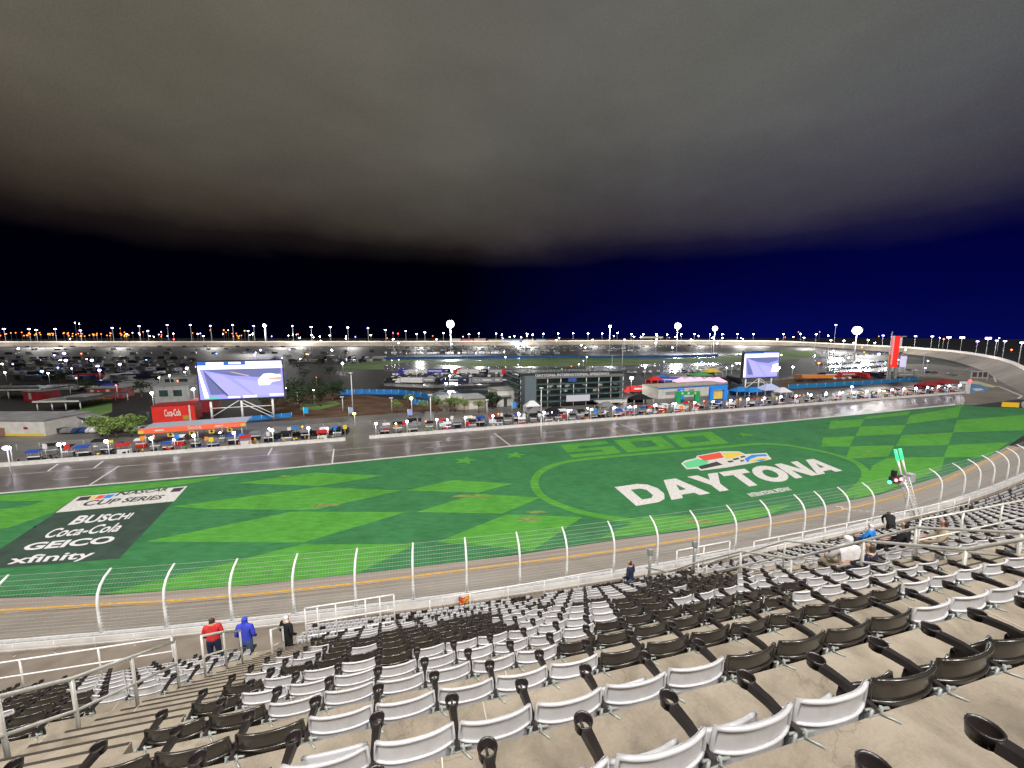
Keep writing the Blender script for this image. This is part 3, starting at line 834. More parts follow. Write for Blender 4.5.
def cup_seen(t):
    p = st(uk(t[1]), t[2] + .25, zk(t[1]) + .62); q = proj(p)
    return q and -4 < q[0] < 1034 and q[1] < 780
inside = [t for t in allseats if (-6 < t[4][0] < 1030 and t[4][1] < 776) or cup_seen(t)]
inside.sort(key=lambda t: (st(uk(t[1]), t[2], 0)).length)
near = inside[:300]; nid = set(id(t) for t in near)
rest = [t for t in allseats if id(t) not in nid]
rows = {}
for t in near: rows.setdefault(t[1], []).append(t)
kmin = min(rows)
proto = {}
for k in sorted(rows):
    rank = {id(t): n for n, t in enumerate(sorted([t for t in inside if t[1] == k], key=lambda t: t[2]))}
    for t in sorted(rows[k], key=lambda t: t[2]):
        d, k, s, o, q, dark, first = t; n = rank[id(t)]
        c = 'd' if dark else 'w'
        row = 'the nearest row' if k == kmin else 'the %s row up' % nth(k - kmin + 1)
        lab = '%s folding seat, %s from the left in %s of the stand' % ('dark brown' if dark else 'white', nth(n + 1), row)
        key = (c, first)
        if key not in proto:
            r = thing('stadium_seat', lab, 'seat', o, ang(s), 'folding seats on the terraces')
            link('seat_back', SD[c][0], r); link('seat_pan', SD[c][1], r); link('bracket', SD['brk'], r)
            a = link('armrest', SD['arm'], r); link('cup_holder', SD['cup'], a)
            if first:
                link('bracket', SD['brkL'], r); a = link('armrest', SD['armL'], r); link('cup_holder', SD['cupL'], a)
            proto[key] = r
        else:
            r = copy_tree(proto[key]); r.location = o; r.rotation_euler = (R.gauss(0, .006), 0, ang(s) + R.gauss(0, .014)); r['label'] = lab
            for ch in r.children:
                if ch.name.startswith('seat_pan') and R.random() < .5: ch.rotation_euler = (-abs(R.gauss(0, .05)), 0, 0); ch.location = (0, R.uniform(0, .012), 0)
def stamp(name, tmpl, places, mats, **kw):
    """one mesh from many placed copies of a template [(MB, slot)]"""
    V = []; Fc = []; MI = []; SMO = []
    for o, rz, slots in places:
        c, s_ = math.cos(rz), math.sin(rz)
        for mb, slot in zip(tmpl, slots):
            off = len(V)
            V.extend([(o[0] + c * x - s_ * y, o[1] + s_ * x + c * y, o[2] + z) for x, y, z in mb.v])
            Fc.extend([[i + off for i in f] for f in mb.f]); MI.extend([slot] * len(mb.f)); SMO.extend(mb.sm)
    me = bpy.data.meshes.new(name); me.from_pydata(V, [], Fc)
    for m in mats: me.materials.append(m)
    me.polygons.foreach_set('material_index', MI); me.polygons.foreach_set('use_smooth', SMO); me.update()
    return link(name, me, **kw)
lo_t = [seat_back(6, 2, True, 4), seat_pan(3, 2, False), armrest(.25), cup_holder(.25, 7), bracket(.25)]
stamp('upper_seats', lo_t, [(t[3], ang(t[2]), (1 if t[5] else 0, 1 if t[5] else 0, 2, 2, 3)) for t in rest], [M_sw, M_sd, M_arm, M_brk], kind='stuff')
# lower tier, far below the upper one
edge = sorted([proj(st(UF, s, ZF))[:2] for s in [-30 + i * .5 for i in range(140)] if proj(st(UF, s, ZF))])
tiny = MB(); 
for fn, col in (): pass
tb = MB(); tb.box((0, .02, .62), (.45, .05, .42)); tp = MB(); tp.box((0, .14, .60), (.42, .06, .36)); ta = MB(); ta.box((.25, .26, .58), (.055, .42, .06)); ta.box((.25, .45, .58), (.10, .10, .10)); tk = MB(); tk.box((.25, .08, .28), (.05, .1, .52))
pl = []
for j in range(LJ):
    r = rl(j) + .30; n = int(.57 * r / .5)
    for i in range(n):
        t = .02 + (i + .5) * .5 / r
        if (i % 44) in (0, 1, 2) or t < TSPL + .004: continue
        p = pol(t, r, zl(j)); q = proj((p.x, p.y, p.z + .8))
        if not q or not -40 < q[0] < 1070: continue
        if q[1] > interp(edge, q[0]) + 3: continue
        d = (R.random() < .22) != (int(i / 9 + j * .7) % 7 == 0)
        pl.append((p, t, (1 if d else 0, 1 if d else 0, 2, 3)))
stamp('lower_seats', [tb, tp, ta, tk], pl, [M_sw, M_sd, M_arm, M_brk], kind='stuff')

# ------------------------------------------------------------------ hand rails
M_rail = mat('rail_aluminium', (.52, .50, .46), .4, .25, col2=(.66, .64, .60), scale=5)
M_railw = mat('rail_white', (.62, .60, .60), .45, .1, var=.1, scale=5)
def rails(name, label, cat, base, h=1.0, hs=(1.0, .55), r=.024, m=None, posts=None, loops=True, group=None):
    """base: list of floor points; a post stands on each; hs: rail heights as parts of h"""
    m = m or M_rail
    o = thing(name, label, cat, base[0], 0, group)
    B0 = Vector(base[0])
    P = [Vector(p) - B0 for p in base]
    for p in P:
        b = MB(); b.tube([p, p + Vector((0, 0, h))], r, 8); b.box(p + Vector((0, 0, .006)), (.12, .12, .012)); b.build('post', m, o)
    for f in hs:
        b = MB(); b.tube([p + Vector((0, 0, h * f)) for p in P], r * (1.1 if f == hs[0] else .9), 8); b.build('rail', m, o)
    return o
def fl(k, s): 
    """floor point on the stand"""
    kk = max(K0, min(K1, math.ceil(k - .4)))
    return st(uk(k), s, zk(kk) + (.29 if False else 0))
rails('handrail', 'sloping metal handrail along the left stair aisle, nearest the bottom left corner', 'handrail', [fl(k, -4.42) for k in (2.9, 4.0, 5.0, 6.2, 7.4)], 1.02, r=.023)
rails('handrail', 'metal handrail by the lower half of the left stairs, below the person in red', 'handrail', [fl(k, -4.42) for k in (8.4, 9.4, 10.3)], 1.02, r=.022)
rails('handrail', 'short looped metal handrail beside the person in blue', 'handrail', [fl(k, -3.95) for k in (11.0, 12.0)], 1.05, r=.026)
rails('stair_gate', 'tall double white rail frame with posts at the foot of the left stairs', 'railing', [st(UF - .25, s, ZF) for s in (-3.9, -3.5, -2.9, -1.9, -1.4, -.9)], 1.5, (1.0, .62, .3), .026, M_railw)
rails('stair_gate', 'shorter inner white rail frame in front of the double one', 'railing', [st(UF - 1.6, s, ZF) for s in (-3.6, -2.5, -1.4, -.3)], 1.2, (1.0, .5), .026, M_railw)
rails('handrail', 'long metal handrail climbing the right stair aisle on its near side', 'handrail', [fl(k, 8.32) for k in (.9, 2.5, 4.1, 5.7, 7.3, 9.0, 10.6, 12)], .95, r=.025)
rails('handrail', 'long metal handrail climbing the right stair aisle on its far side', 'handrail', [fl(k, 9.95) for k in (1.0, 2.6, 4.2, 5.8, 7.4, 9.0, 10.6)], .95, r=.025)
rails('guard_rail', 'pinkish white double guard rail in front of the seats right of the standing person', 'guard rail', [st(UF - .1, s, ZF) for s in (11.5, 13.0, 14.5)], 1.25, (1.0, .7), .03, M_railw)
rails('guard_rail', 'long low white guard rail at the front edge of the upper seats on the right', 'guard rail', [st(UF - .1, s, ZF) for s in [16 + 1.6 * i for i in range(12)]], 1.0, (1.0, .55), .026, M_railw)
rails('guard_rail', 'thin white guard rail at the front edge between the stairs and the standing person', 'guard rail', [st(UF - .1, s, ZF) for s in [.4 + 1.55 * i for i in range(6)]], .95, (1.0,), .018, M_railw)
rails('guard_rail', 'white double guard rail along the front edge left of the person in red', 'guard rail', [st(UF - .1, s, ZF) for s in [-24 + 2.0 * i for i in range(9)]], 1.1, (1.0, .55), .026, M_railw)
for n, s in enumerate((9.7, 12.0)):
    p = st(UF - .6, s, ZF)
    b = MB(); b.tube([(0, 0, 0), (0, 0, 1.9)], .06, 8); b.box((0, 0, .01), (.24, .24, .02)); b.box((0, 0, 1.75), (.2, .12, .26))
    o = b.build('grey_post', M_brk, loc=p, label=('grey steel post with a box on top, just right of the standing person', 'grey steel post with a box on top where the pinkish rail begins')[n], cat='post')
b = MB(); b.box((0, 0, .55), (.32, .08, 1.0)); b.box((0, 0, .02), (.4, .3, .04))
b.build('dark_panel', mat('dark_grey_panel', (.06, .055, .05), .6, var=.2), loc=st(UF - 1.3, -1.15, ZF), rz=ang(-1), label='small dark grey panel standing inside the white rail frame', cat='panel')
rails('guard_rail', 'short white guard rail across the rows just beyond the right stairs', 'guard rail', [st(uk(4) + .3, s, zk(4)) for s in (10.3, 11.7, 13.1, 14.5)], 1.0, (1.0, .55), .018, M_rail)
rails('guard_rail', 'grey guard rail on the left walkway crossing below the track wall, farther from the wall', 'guard rail', [pol(t, RF + 6.5, 5.5) for t in [.098 + .007 * i for i in range(13)]], 1.1, (1.0, .5), .04, M_railw)
# low rails on the walkway behind the track wall
rails('guard_rail', 'pale guard rail on the walkway under the track wall at the left', 'guard rail', [pol(t, RF + 1.2, 5.5) for t in [.100 + .0068 * i for i in range(14)]], 1.1, (1.0, .5), .03, M_railw)
rails('guard_rail', 'pale guard rail on the walkway under the track wall in the middle', 'guard rail', [pol(t, RF + 1.2, 5.5) for t in [.20 + .0068 * i for i in range(14)]], 1.1, (1.0, .5), .025, M_railw)
rails('guard_rail', 'pale guard rail on the walkway under the track wall at the right', 'guard rail', [pol(t, RF + 1.2, 5.5) for t in [.36 + .0068 * i for i in range(12)]], 1.1, (1.0, .5), .025, M_railw)
# ------------------------------------------------------------------ people
M_skin = mat('skin', (.42, .24, .17), .55, var=.1)
M_hair = mat('brown_hair', (.05, .03, .02), .7, var=.2)
CL = {}
def cloth(name, c):
    return mat(name + '_cloth', c, .85, var=.12, scale=12, spec=.2)
for n, c in dict(red=(.50, .035, .035), royal=(.04, .055, .42), navy=(.02, .025, .06), black=(.015, .015, .017), grey=(.22, .22, .24), white=(.62, .60, .60), blue=(.02, .20, .60),
                 orange=(.75, .25, .02), tan=(.45, .36, .25), green=(.05, .35, .10), yellow=(.65, .50, .04), denim=(.05, .08, .16)).items(): CL[n] = cloth(n, c)
def person_mesh(pose, top, legs, head='hair', sub=2):
    J = {}
    def j(n, p, r): J[n] = (Vector(p), r)
    j('pelvis', (0, 0, .95), .145); j('waist', (0, 0, 1.10), .135); j('chest', (0, .01, 1.33), .155); j('neck', (0, .01, 1.50), .062)
    j('head', (0, .03, 1.615), .092); j('crown', (0, .02, 1.675), .080)
    for s, e in ((-1, 'l'), (1, 'r')):
        j('sho' + e, (.18 * s, 0, 1.42), .075); j('elb' + e, (.25 * s, -.02, 1.14), .055); j('wri' + e, (.20 * s, .16, .98), .042); j('han' + e, (.15 * s, .22, .96), .045)
        j('hip' + e, (.10 * s, 0, .88), .105); j('kne' + e, (.11 * s, .02, .49), .072); j('ank' + e, (.11 * s, -.02, .09), .05); j('toe' + e, (.13 * s, .15, .045), .042)
    def mv(n, p): J[n] = (Vector(p), J[n][1])
    if pose == 'walk':
        mv('knel', (-.11, .16, .50)); mv('ankl', (-.11, .22, .10)); mv('toel', (-.12, .38, .06)); mv('kner', (.11, -.06, .50)); mv('ankr', (.11, -.34, .16)); mv('toer', (.12, -.20, .05))
        mv('elbl', (-.24, -.14, 1.16)); mv('wril', (-.22, -.10, .93)); mv('hanl', (-.21, -.07, .85)); mv('wrir', (.22, .22, .98)); mv('hanr', (.20, .29, .96))
    if pose == 'arms':
        mv('elbl', (-.34, .0, 1.22)); mv('wril', (-.22, .16, 1.05)); mv('hanl', (-.15, .18, 1.0)); mv('elbr', (.30, .16, 1.36)); mv('wrir', (.22, .36, 1.46)); mv('hanr', (.20, .43, 1.50))
    if pose == 'sit':
        for n in list(J): J[n] = (J[n][0] - Vector((0, 0, .44)), J[n][1])
        for s, e in ((-1, 'l'), (1, 'r')):
            mv('hip' + e, (.10 * s, .02, .50)); mv('kne' + e, (.14 * s, .44, .50)); mv('ank' + e, (.14 * s, .46, .09)); mv('toe' + e, (.15 * s, .62, .05))
            mv('elb' + e, (.27 * s, .08, .76)); mv('wri' + e, (.16 * s, .30, .64)); mv('han' + e, (.11 * s, .38, .63))
    if pose == 'squat':
        for n in list(J): J[n] = (J[n][0] - Vector((0, 0, .70)), J[n][1])
        for s, e in ((-1, 'l'), (1, 'r')):
            mv('hip' + e, (.11 * s, .04, .24)); mv('kne' + e, (.17 * s, .36, .46)); mv('ank' + e, (.15 * s, .24, .09)); mv('toe' + e, (.16 * s, .40, .05))
            mv('elb' + e, (.28 * s, .14, .52)); mv('wri' + e, (.14 * s, .36, .50)); mv('han' + e, (.08 * s, .40, .48))
    if pose == 'bend':
        R_ = Matrix.Rotation(-math.radians(52), 4, 'X')
        o = Vector((0, 0, .95))
        for n in J:
            if n[:3] not in ('pel', 'hip', 'kne', 'ank', 'toe'): J[n] = (R_ @ (J[n][0] - o) + o, J[n][1])
        for s, e in ((-1, 'l'), (1, 'r')):
            mv('elb' + e, (.24 * s, .50, 1.02)); mv('wri' + e, (.17 * s, .62, .82)); mv('han' + e, (.15 * s, .65, .74)); mv('kne' + e, (.12 * s, .10, .50))
    E = [('pelvis', 'waist', 'T'), ('waist', 'chest', 'T'), ('chest', 'neck', 'T'), ('neck', 'head', 'S'), ('head', 'crown', 'H')]
    for e in 'lr':
        E += [('chest', 'sho' + e, 'T'), ('sho' + e, 'elb' + e, 'T'), ('elb' + e, 'wri' + e, 'T'), ('wri' + e, 'han' + e, 'S'),
              ('pelvis', 'hip' + e, 'L'), ('hip' + e, 'kne' + e, 'L'), ('kne' + e, 'ank' + e, 'L'), ('ank' + e, 'toe' + e, 'B')]
    # five unequal fingers on each hand, rooted in the palm
    nf = 0
    for e, s in (('l', -1), ('r', 1)):
        d = (J['han' + e][0] - J['wri' + e][0]).normalized(); sd = Vector((s, 0, 0)) - d * d.x * s; sd.normalize(); dn = d.cross(sd) * -s
        if sub >= 2:
            for i, (o, l) in enumerate(((-.030, .075), (-.010, .088), (.010, .082), (.030, .062))):
                a = 'f%s%d' % (e, i); p = J['han' + e][0]
                j(a + 'a', p + sd * o + d * .03, .011); j(a + 'b', p + sd * o * 1.1 + d * (.03 + l * .55), .010); j(a + 'c', p + sd * o * 1.1 + d * (.03 + l) - dn * .02, .008)
                E += [('han' + e, a + 'a', 'S'), (a + 'a', a + 'b', 'S'), (a + 'b', a + 'c', 'S')]
            a = 't' + e; p = J['han' + e][0]
            j(a + 'a', p - sd * .045, .013); j(a + 'b', p - sd * .065 + d * .04, .010); E += [('han' + e, a + 'a', 'S'), (a + 'a', a + 'b', 'S')]
    names = list(J); ix = {n: i for i, n in enumerate(names)}
    me = bpy.data.meshes.new('p'); me.from_pydata([J[n][0] for n in names], [(ix[a], ix[b]) for a, b, _ in E], [])
    o = bpy.data.objects.new('p', me); COL.objects.link(o)
    o.modifiers.new('s', 'SKIN'); 
    lay = me.skin_vertices[0] if me.skin_vertices else None
    for n in names:
        r = J[n][1]; sv = lay.data[ix[n]]
        sv.radius = (r, r)
        if n in ('chest', 'waist', 'pelvis'): sv.radius = (r * 1.18, r * .82)
    lay.data[ix['pelvis']].use_root = True
    m = o.modifiers.new('u', 'SUBSURF'); m.levels = sub; m.render_levels = sub
    bpy.context.view_layer.update()
    out = bpy.data.meshes.new_from_object(o.evaluated_get(bpy.context.evaluated_depsgraph_get()))
    bpy.data.objects.remove(o); bpy.data.meshes.remove(me)
    out.name = 'person'
    hoodm = {'hair': M_hair, 'hood': CL[top], 'cap_white': CL['white'], 'cap_black': CL['black'], 'cap_red': CL['red']}[head]
    out.materials.clear()
    for x in (CL[top], CL[legs], M_skin, hoodm, CL['black']): out.materials.append(x)
    code = {'T': 0, 'L': 1, 'S': 2, 'H': 3, 'B': 4}
    seg = [(J[a][0], J[b][0], code[c]) for a, b, c in E]
    hc = J['head'][0]
    for p in out.polygons:
        c = p.center; best = None
        for a, b_, k in seg:
            ab = b_ - a; t = max(0, min(1, (c - a).dot(ab) / max(ab.length_squared, 1e-9))); d = (a + ab * t - c).length
            if best is None or d < best[0]: best = (d, k)
        k = best[1]
        if (c - hc).length < .17 and k in (2, 3, 0):
            back = c.y - hc.y < -.005
            k = 3 if (back or c.z > hc.z + .055) and c.z > hc.z - .10 else (2 if c.z > hc.z - .14 else 0)
            if head == 'hood' and c.y - hc.y < .05: k = 3
        p.material_index = k; p.use_smooth = True
    return out
PM = {}
def pmesh(*a):
    if a not in PM: PM[a] = person_mesh(*a)
    return PM[a]
def face(name, me, parent):
    pass
def person(label, me, loc, rz, sc_=1.0, group=None):
    o = link('person', me, loc=loc, rz=rz, label=label, cat='person', group=group)
    o.scale = (sc_,) * 3
    return o
def standpt(k, s, dk=0): return fl(k, s) + Vector((0, 0, dk))
zf = ZF
person('person in a red hooded jacket watching from the foot of the left stairs', pmesh('stand', 'red', 'navy', 'hair'), st(UF - 1.1, -6.3, zf + .55), ang(-5) + .1, 1.0)
person('person in a royal blue jacket with the hood up, beside the one in red', pmesh('stand', 'royal', 'denim', 'hood'), st(uk(12) + .75, -5.25, zf + .62), ang(-5) - .15, 1.02)
person('person in black with a white cap, standing by the white rail frame', pmesh('stand', 'black', 'black', 'cap_white'), st(uk(12) + .9, -4.15, zf + .45), ang(-3) - .6, .97)
person('standing person in a dark navy jacket at the front edge of the upper seats', pmesh('stand', 'navy', 'denim', 'hair'), st(UF - .9, 8.55, zf), ang(8) + .5, 1.02)
person('person in a bright blue jacket and white cap seated beyond the right stairs', pmesh('sit', 'blue', 'navy', 'cap_white'), st(uk(9) - .1, 15.6, zk(9)), ang(15) + .2, .95)
person('person in dark navy sitting on the right stairs beside the white poncho', pmesh('sit', 'navy', 'black', 'hair'), st(uk(4) + .25, 8.85, zk(5) + .05), ang(8) + .3, 1.0)
person('person in black leaning beyond the bright blue jacket', pmesh('bend', 'black', 'black', 'hair'), st(uk(12) + .4, 22.6, zk(12) - .4), ang(19) - .8, .9)
person('person wrapped in a pale white rain poncho on the right stairs', pmesh('sit', 'white', 'tan', 'hood'), st(uk(5) + .25, 9.55, zk(6) + .1), ang(9) - .3, 1.12)
person('person in tan clothes seated just beyond the right stairs', pmesh('sit', 'tan', 'tan', 'hair'), st(uk(5) - .15, 12.0, zk(5) - .05), ang(11) + .5, .98)
person('person in black with a black cap seated left of the one in tan', pmesh('sit', 'black', 'black', 'cap_black'), st(uk(6) - .15, 12.3, zk(6)), ang(12) + .3, .98)
person('person in orange clothes crouching on the walkway behind the track wall', pmesh('squat', 'orange', 'orange', 'hood'), Vector((*G(468, 604.5, 5.5).xy, 5.5)), 1.2, 1.15)
person('person in red and orange crouching left of the all-orange one', pmesh('squat', 'red', 'orange', 'hair'), Vector((*G(460, 605.5, 5.5).xy, 5.5)), -1.2, 1.1)
for i, (px, c) in enumerate(((3, 'red'), (13, 'blue'), (20, 'red'), (28, 'yellow'), (35, 'orange'))):
    person('person in %s, %s of those seated behind the far left rail' % (c, nth(i + 1)), pmesh('sit', c, 'navy', 'hair', 1), st(UF - .9, -16.4 + i * .62, zf - .35), ang(-15), .95, 'people behind the left rail')

# ------------------------------------------------------------------ pit wall, pit boxes and crews
M_pw = mat('pit_wall_white', (.66, .64, .62), .5, var=.12, scale=.8)
P0 = G(10, interp(PITW, 10)); P1 = G(968, 393); PD = (P1 - P0).normalized(); PNRM = Vector((-PD.y, PD.x, 0)); PA = math.atan2(PD.y, PD.x)
PSP = (G(57, interp(PITW, 57)) - P0).length * 1.02
def pit(t, off=0, z=0): return P0 + PD * t + PNRM * off + Vector((0, 0, z))
def pit_t(px): return (G(px, interp(PITW, px)) - P0).dot(PD)
TG0, TG1, TE = pit_t(345), pit_t(369), pit_t(968)
for nm, a, c in (('low white pit wall with crews behind it, left of the opening', pit_t(-70), TG0), ('low white pit wall with crews behind it, right of the opening', TG1, TE)):
    o = thing('pit_wall', nm, 'wall', pit(a), PA)
    b = MB(); b.box(((c - a) / 2, .2, .45), (c - a, .35, .95)); b.build('wall_body', M_pw, o)
    b = MB(); b.box(((c - a) / 2, .2, .96), (c - a, .45, .07)); b.build('cap', M_white, o)
def emis(name, c, e, sample=True): return mat(name, (.02, .02, .02), .5, emit=c, estr=e, var=0, sample=sample)
E_pit = emis('pit_lamp_glow', (.92, .84, 1), 34)
E_flood = emis('flood_lamp_glow', (.95, .95, 1), 70, False)
E_tower = emis('tower_lamp_glow', (.95, .95, 1), 20, False)
E_cool = emis('cool_lamp_glow', (.50, .42, 1), 16, False)
E_orange = emis('sodium_lamp_glow', (1, .21, .03), 7, False)
E_warm = emis('warm_lamp_glow', (1, .85, .65), 34, False)
M_dkmetal = mat('dark_metal', (.03, .03, .032), .5, .3)
lamp0 = None
def pit_lamp():
    o = thing('pit_lamp', '', 'lamp', group='lamps along the pit wall')
    b = MB(); b.tube([(0, 0, 0), (0, 0, 4.6)], .09, 6); b.tube([(0, 0, 4.55), (0, -.5, 4.75)], .05, 6); b.build('pole', M_steel, o)
    b = MB(); b.box((0, -.5, 5.05), (.8, .8, .1)); b.build('lamp_hood', M_dkmetal, o)
    b = MB(); b.ball((0, -.5, 4.6), .38, 10); b.build('bulb', E_pit, o)
    return o
M_tyre = mat('tyre_rubber', (.012, .012, .013), .8, var=.3)
def tyre_stack(n):
    b = MB()
    for i in range(n): b.lathe([(.16, 0), (.33, .02), (.36, .14), (.33, .27), (.16, .29), (.16, 0)], (0, 0, i * .3 + .005), 12)
    return b
canv = [cloth('canopy_' + n, c) for n, c in (('black', (.012, .012, .015)), ('blue', (.02, .06, .30)), ('white', (.60, .60, .62)), ('red', (.40, .02, .02)), ('grey', (.16, .16, .17)), ('teal', (.02, .16, .18)))]
cname = ['black', 'blue', 'white', 'red', 'grey', 'teal']
def pit_cart(i, h):
    o = thing('pit_cart', '', 'tool cart', group='tool carts in the pit boxes')
    b = MB(); b.box((0, 0, .75), (2.6, .95, 1.2)); 
    for x in (-.85, 0, .85):
        for z in (.4, .7, 1.0): b.box((x, -.485, z), (.74, .02, .22))
    b.build('cabinet', canv[[4, 0, 3, 2, 0, 4][i]], o)
    b = MB(); b.box((0, .0, 1.41), (2.7, 1.0, .1)); b.build('work_top', M_steel, o)
    for x in (-1.2, 1.2):
        for y in (-.4, .4): pc('canopy_post', M_steel, o, 'tube', [(x, y, 1.46), (x, y, h)], .03, 5)
    b = MB(); b.prism([(-1.45, -.8, h), (1.45, -.8, h), (1.45, .7, h + .25), (-1.45, .7, h + .25)], .1); b.prism([(-1.45, -.84, h - .3), (1.45, -.84, h - .3), (1.45, -.8, h + .1), (-1.45, -.8, h + .1)], Vector((0, .03, 0))); b.build('canopy', canv[i], o)
    for x in (-1, 1):
        for y in (-.35, .35):
            b = MB(); b.tube([(x, y - .06, .16), (x, y + .06, .16)], .16, 10); b.build('wheel', M_tyre, o)
    return o
carts = [None] * 6
stacks = {}
def first_or_copy(store, key, make):
    if key not in store: store[key] = make(); return store[key]
    return copy_tree(store[key])
cst = {}; lst = {}
crew_cols = ['red', 'blue', 'navy', 'black', 'white', 'green', 'orange', 'yellow', 'grey', 'royal']
poses = ['stand', 'arms', 'walk', 'bend', 'stand']
crew = []
nl = nc = ns = nb = nw = 0
bst = {}
bcol = ['white', 'white', 'blue', 'red', 'yellow', 'black', 'orange', 'navy']
def pit_board(c):
    o = thing('pit_board', '', 'board', group='boards on poles in the pit boxes')
    b = MB(); b.tube([(0, 0, 0), (0, 0, 3.4)], .05, 5); b.build('pole', M_steel, o)
    b = MB(); b.box((0, -.07, 2.9), (1.1, .06, 1.3)); b.build('panel', CL[c], o); return o
def work_light(c):
    o = thing('work_light', '', 'lamp', group='small work lights in the pit boxes')
    b = MB(); b.tube([(0, 0, 0), (0, 0, 3.0)], .05, 5); b.build('pole', M_steel, o)
    b = MB(); b.ball((0, -.1, 3.0), .24, 8); b.build('bulb', {'white': E_flood, 'violet white': E_cool, 'orange': E_orange}[c], o); return o
t = -PSP * 2; i = -1
tmax = TE - 6
while t < tmax:
    i += 1
    t += PSP
    if TG0 - 1 < t < TG1 + 1: continue
    if t > tmax: break
    q = proj(pit(t))
    if q[0] < -40: continue
    nl += 1
    o = first_or_copy(lst, 0, pit_lamp); o.location = pit(t, .9); o.rotation_euler = (0, 0, PA + R.uniform(-.2, .2))
    o['label'] = 'glowing lamp on a white pole, %s along the pit wall from the left' % nth(nl)
    if TG0 - 8 < t < TG1: continue
    nc += 1; nc -= 1
    for off, f0 in ((2.9, .3), (5.8, .75), (9.2, .3)):
        nc += 1; ci = R.choice([0, 0, 0, 0, 4, 4, 4, 4, 2, 2, 2, 1, 3]) if nc > 6 else R.choice([0, 1, 4])
        o = first_or_copy(cst, ci, lambda: pit_cart(ci, R.uniform(2.5, 3.0))); o.location = pit(t + PSP * (f0 + R.uniform(-.1, .1)), off + R.uniform(-.4, .6)); o.rotation_euler = (0, 0, PA + R.uniform(-.08, .08)); o.scale = (R.uniform(.8, 1.1),) * 3
        o['label'] = 'tool cart under a %s canopy, %s along the pit boxes from the left' % (cname[ci], nth(nc))
    for _ in range(2):
        ns += 1; n = R.choice([2, 3, 4])
        if n not in stacks: stacks[n] = tyre_stack(n).mesh('tyre_stack', M_tyre)
        link('tyre_stack', stacks[n], loc=pit(t + R.uniform(.1, .9) * PSP, R.uniform(1.2, 2.2)), label='stack of %s black tyres, %s from the left behind the pit wall' % ({2: 'two', 3: 'three', 4: 'four'}[n], nth(ns)), cat='tyres', group='tyre stacks in the pit boxes')
    for _ in range(2):
        nb += 1; c = R.choice(bcol)
        o = first_or_copy(bst, c, lambda: pit_board(c)); o.location = pit(t + R.uniform(0, 1) * PSP, R.uniform(1.5, 10)); o.rotation_euler = (0, 0, PA + R.uniform(-.5, .5))
        o['label'] = '%s board on a thin pole in the pit boxes, %s from the left' % (c, nth(nb))
    nw += 1; c = R.choice(['white', 'white', 'violet white', 'orange'])
    o = first_or_copy(bst, 'l' + c, lambda: work_light(c)); o.location = pit(t + R.uniform(.3, .7) * PSP, R.uniform(4, 11)); o['label'] = 'small %s work light in the pit boxes, %s from the left' % (c, nth(nw))
    base = R.choice(crew_cols)
    for _ in range(7):
        c = base if R.random() < .5 else R.choice(crew_cols)
        if i < 40: crew.append((t + R.uniform(0, 1) * PSP, R.choice([R.uniform(.8, 1.6), R.uniform(.9, 2.4), R.uniform(1.5, 5.5)]), c))
crew.sort()
cnt = 0
for t, off, c in crew:
    if TG0 - .5 < t < TG1 + .5 or t > TE - 1: continue
    cnt += 1
    l = R.choice(['black', 'black', 'navy', 'grey'])
    if c in ('red', 'blue', 'orange', 'green'): l = R.choice([c, 'black'])
    me = pmesh(R.choice(poses), c, l, R.choice(['hair', 'cap_black', 'cap_red']), 1)
    person('crew member in a %s top, %s from the left behind the pit wall' % (c if c != 'royal' else 'deep blue', nth(cnt)), me, pit(t, off, -.012), R.uniform(-3.1, 3.1), R.uniform(.95, 1.06), 'pit crews behind the wall')
# fence and standing gear behind the left pit boxes
for n, (x0, x1, lab) in enumerate(((372, 940, 'long grey mesh fence behind the pit boxes on the right'), (-40, 60, 'grey mesh fence behind the pit boxes at the far left'), (256, 385, 'grey mesh fence behind the opening in the pit wall'))):
    a, c = pit_t(x0), pit_t(x1); off = 13 if n == 0 else (16 if n == 1 else 17)
    o = thing('mesh_fence', lab, 'fence', pit(a, off), PA)
    b = MB(); m = int((c - a) / 4.5)
    for k in range(m + 1): pc('post', M_galv, o, 'tube', [(k * (c - a) / m, 0, 0), (k * (c - a) / m, 0, 2.1)], .05, 5)
    b = MB()
    for z in [.15 + .28 * k for k in range(8)]: b.tube([(0, 0, z), (c - a, 0, z)], .022, 4)
    b.build('wires', M_galv, o)
# dark row of parked golf carts and crew behind the big screen
M_paintk = mat('black_paint', (.012, .013, .016), .25, var=.2, coat=.5)
def cart_small():
    o = thing('utility_cart', '', 'cart', group='utility carts parked behind the pits')
    b = MB(); b.prism([(-.6, -1.2, .35), (.6, -1.2, .35), (.6, 1.2, .35), (-.6, 1.2, .35)], .4); b.box((0, .3, .9), (1.1, .5, .4)); b.build('body', M_paintk, o)
    b = MB(); b.box((0, 0, 1.95), (1.25, 1.9, .08)); b.build('roof', canv[4], o)
    for x in (-.55, .55):
        for y in (-.85, .85): pc('roof_post', M_dkmetal, o, 'tube', [(x, y, .7), (x, y, 1.93)], .03, 5)
    for x in (-.6, .6):
        for y in (-.8, .8):
            b = MB(); b.tube([(x - .1, y, .25), (x + .1, y, .25)], .25, 10); b.build('wheel', M_tyre, o)
    return o
us = {}
nq = 0
for x in range(262, 344, 5):
    for off in (9.5, 13.0):
        nq += 1
        o = first_or_copy(us, 0, cart_small); o.location = pit(pit_t(x + R.uniform(-1, 1)), off + R.uniform(-.4, .4), -.01); o.rotation_euler = (0, 0, PA + R.uniform(-.3, .3))
        o['label'] = 'black utility cart with a grey roof, %s in the double row' % nth(nq)
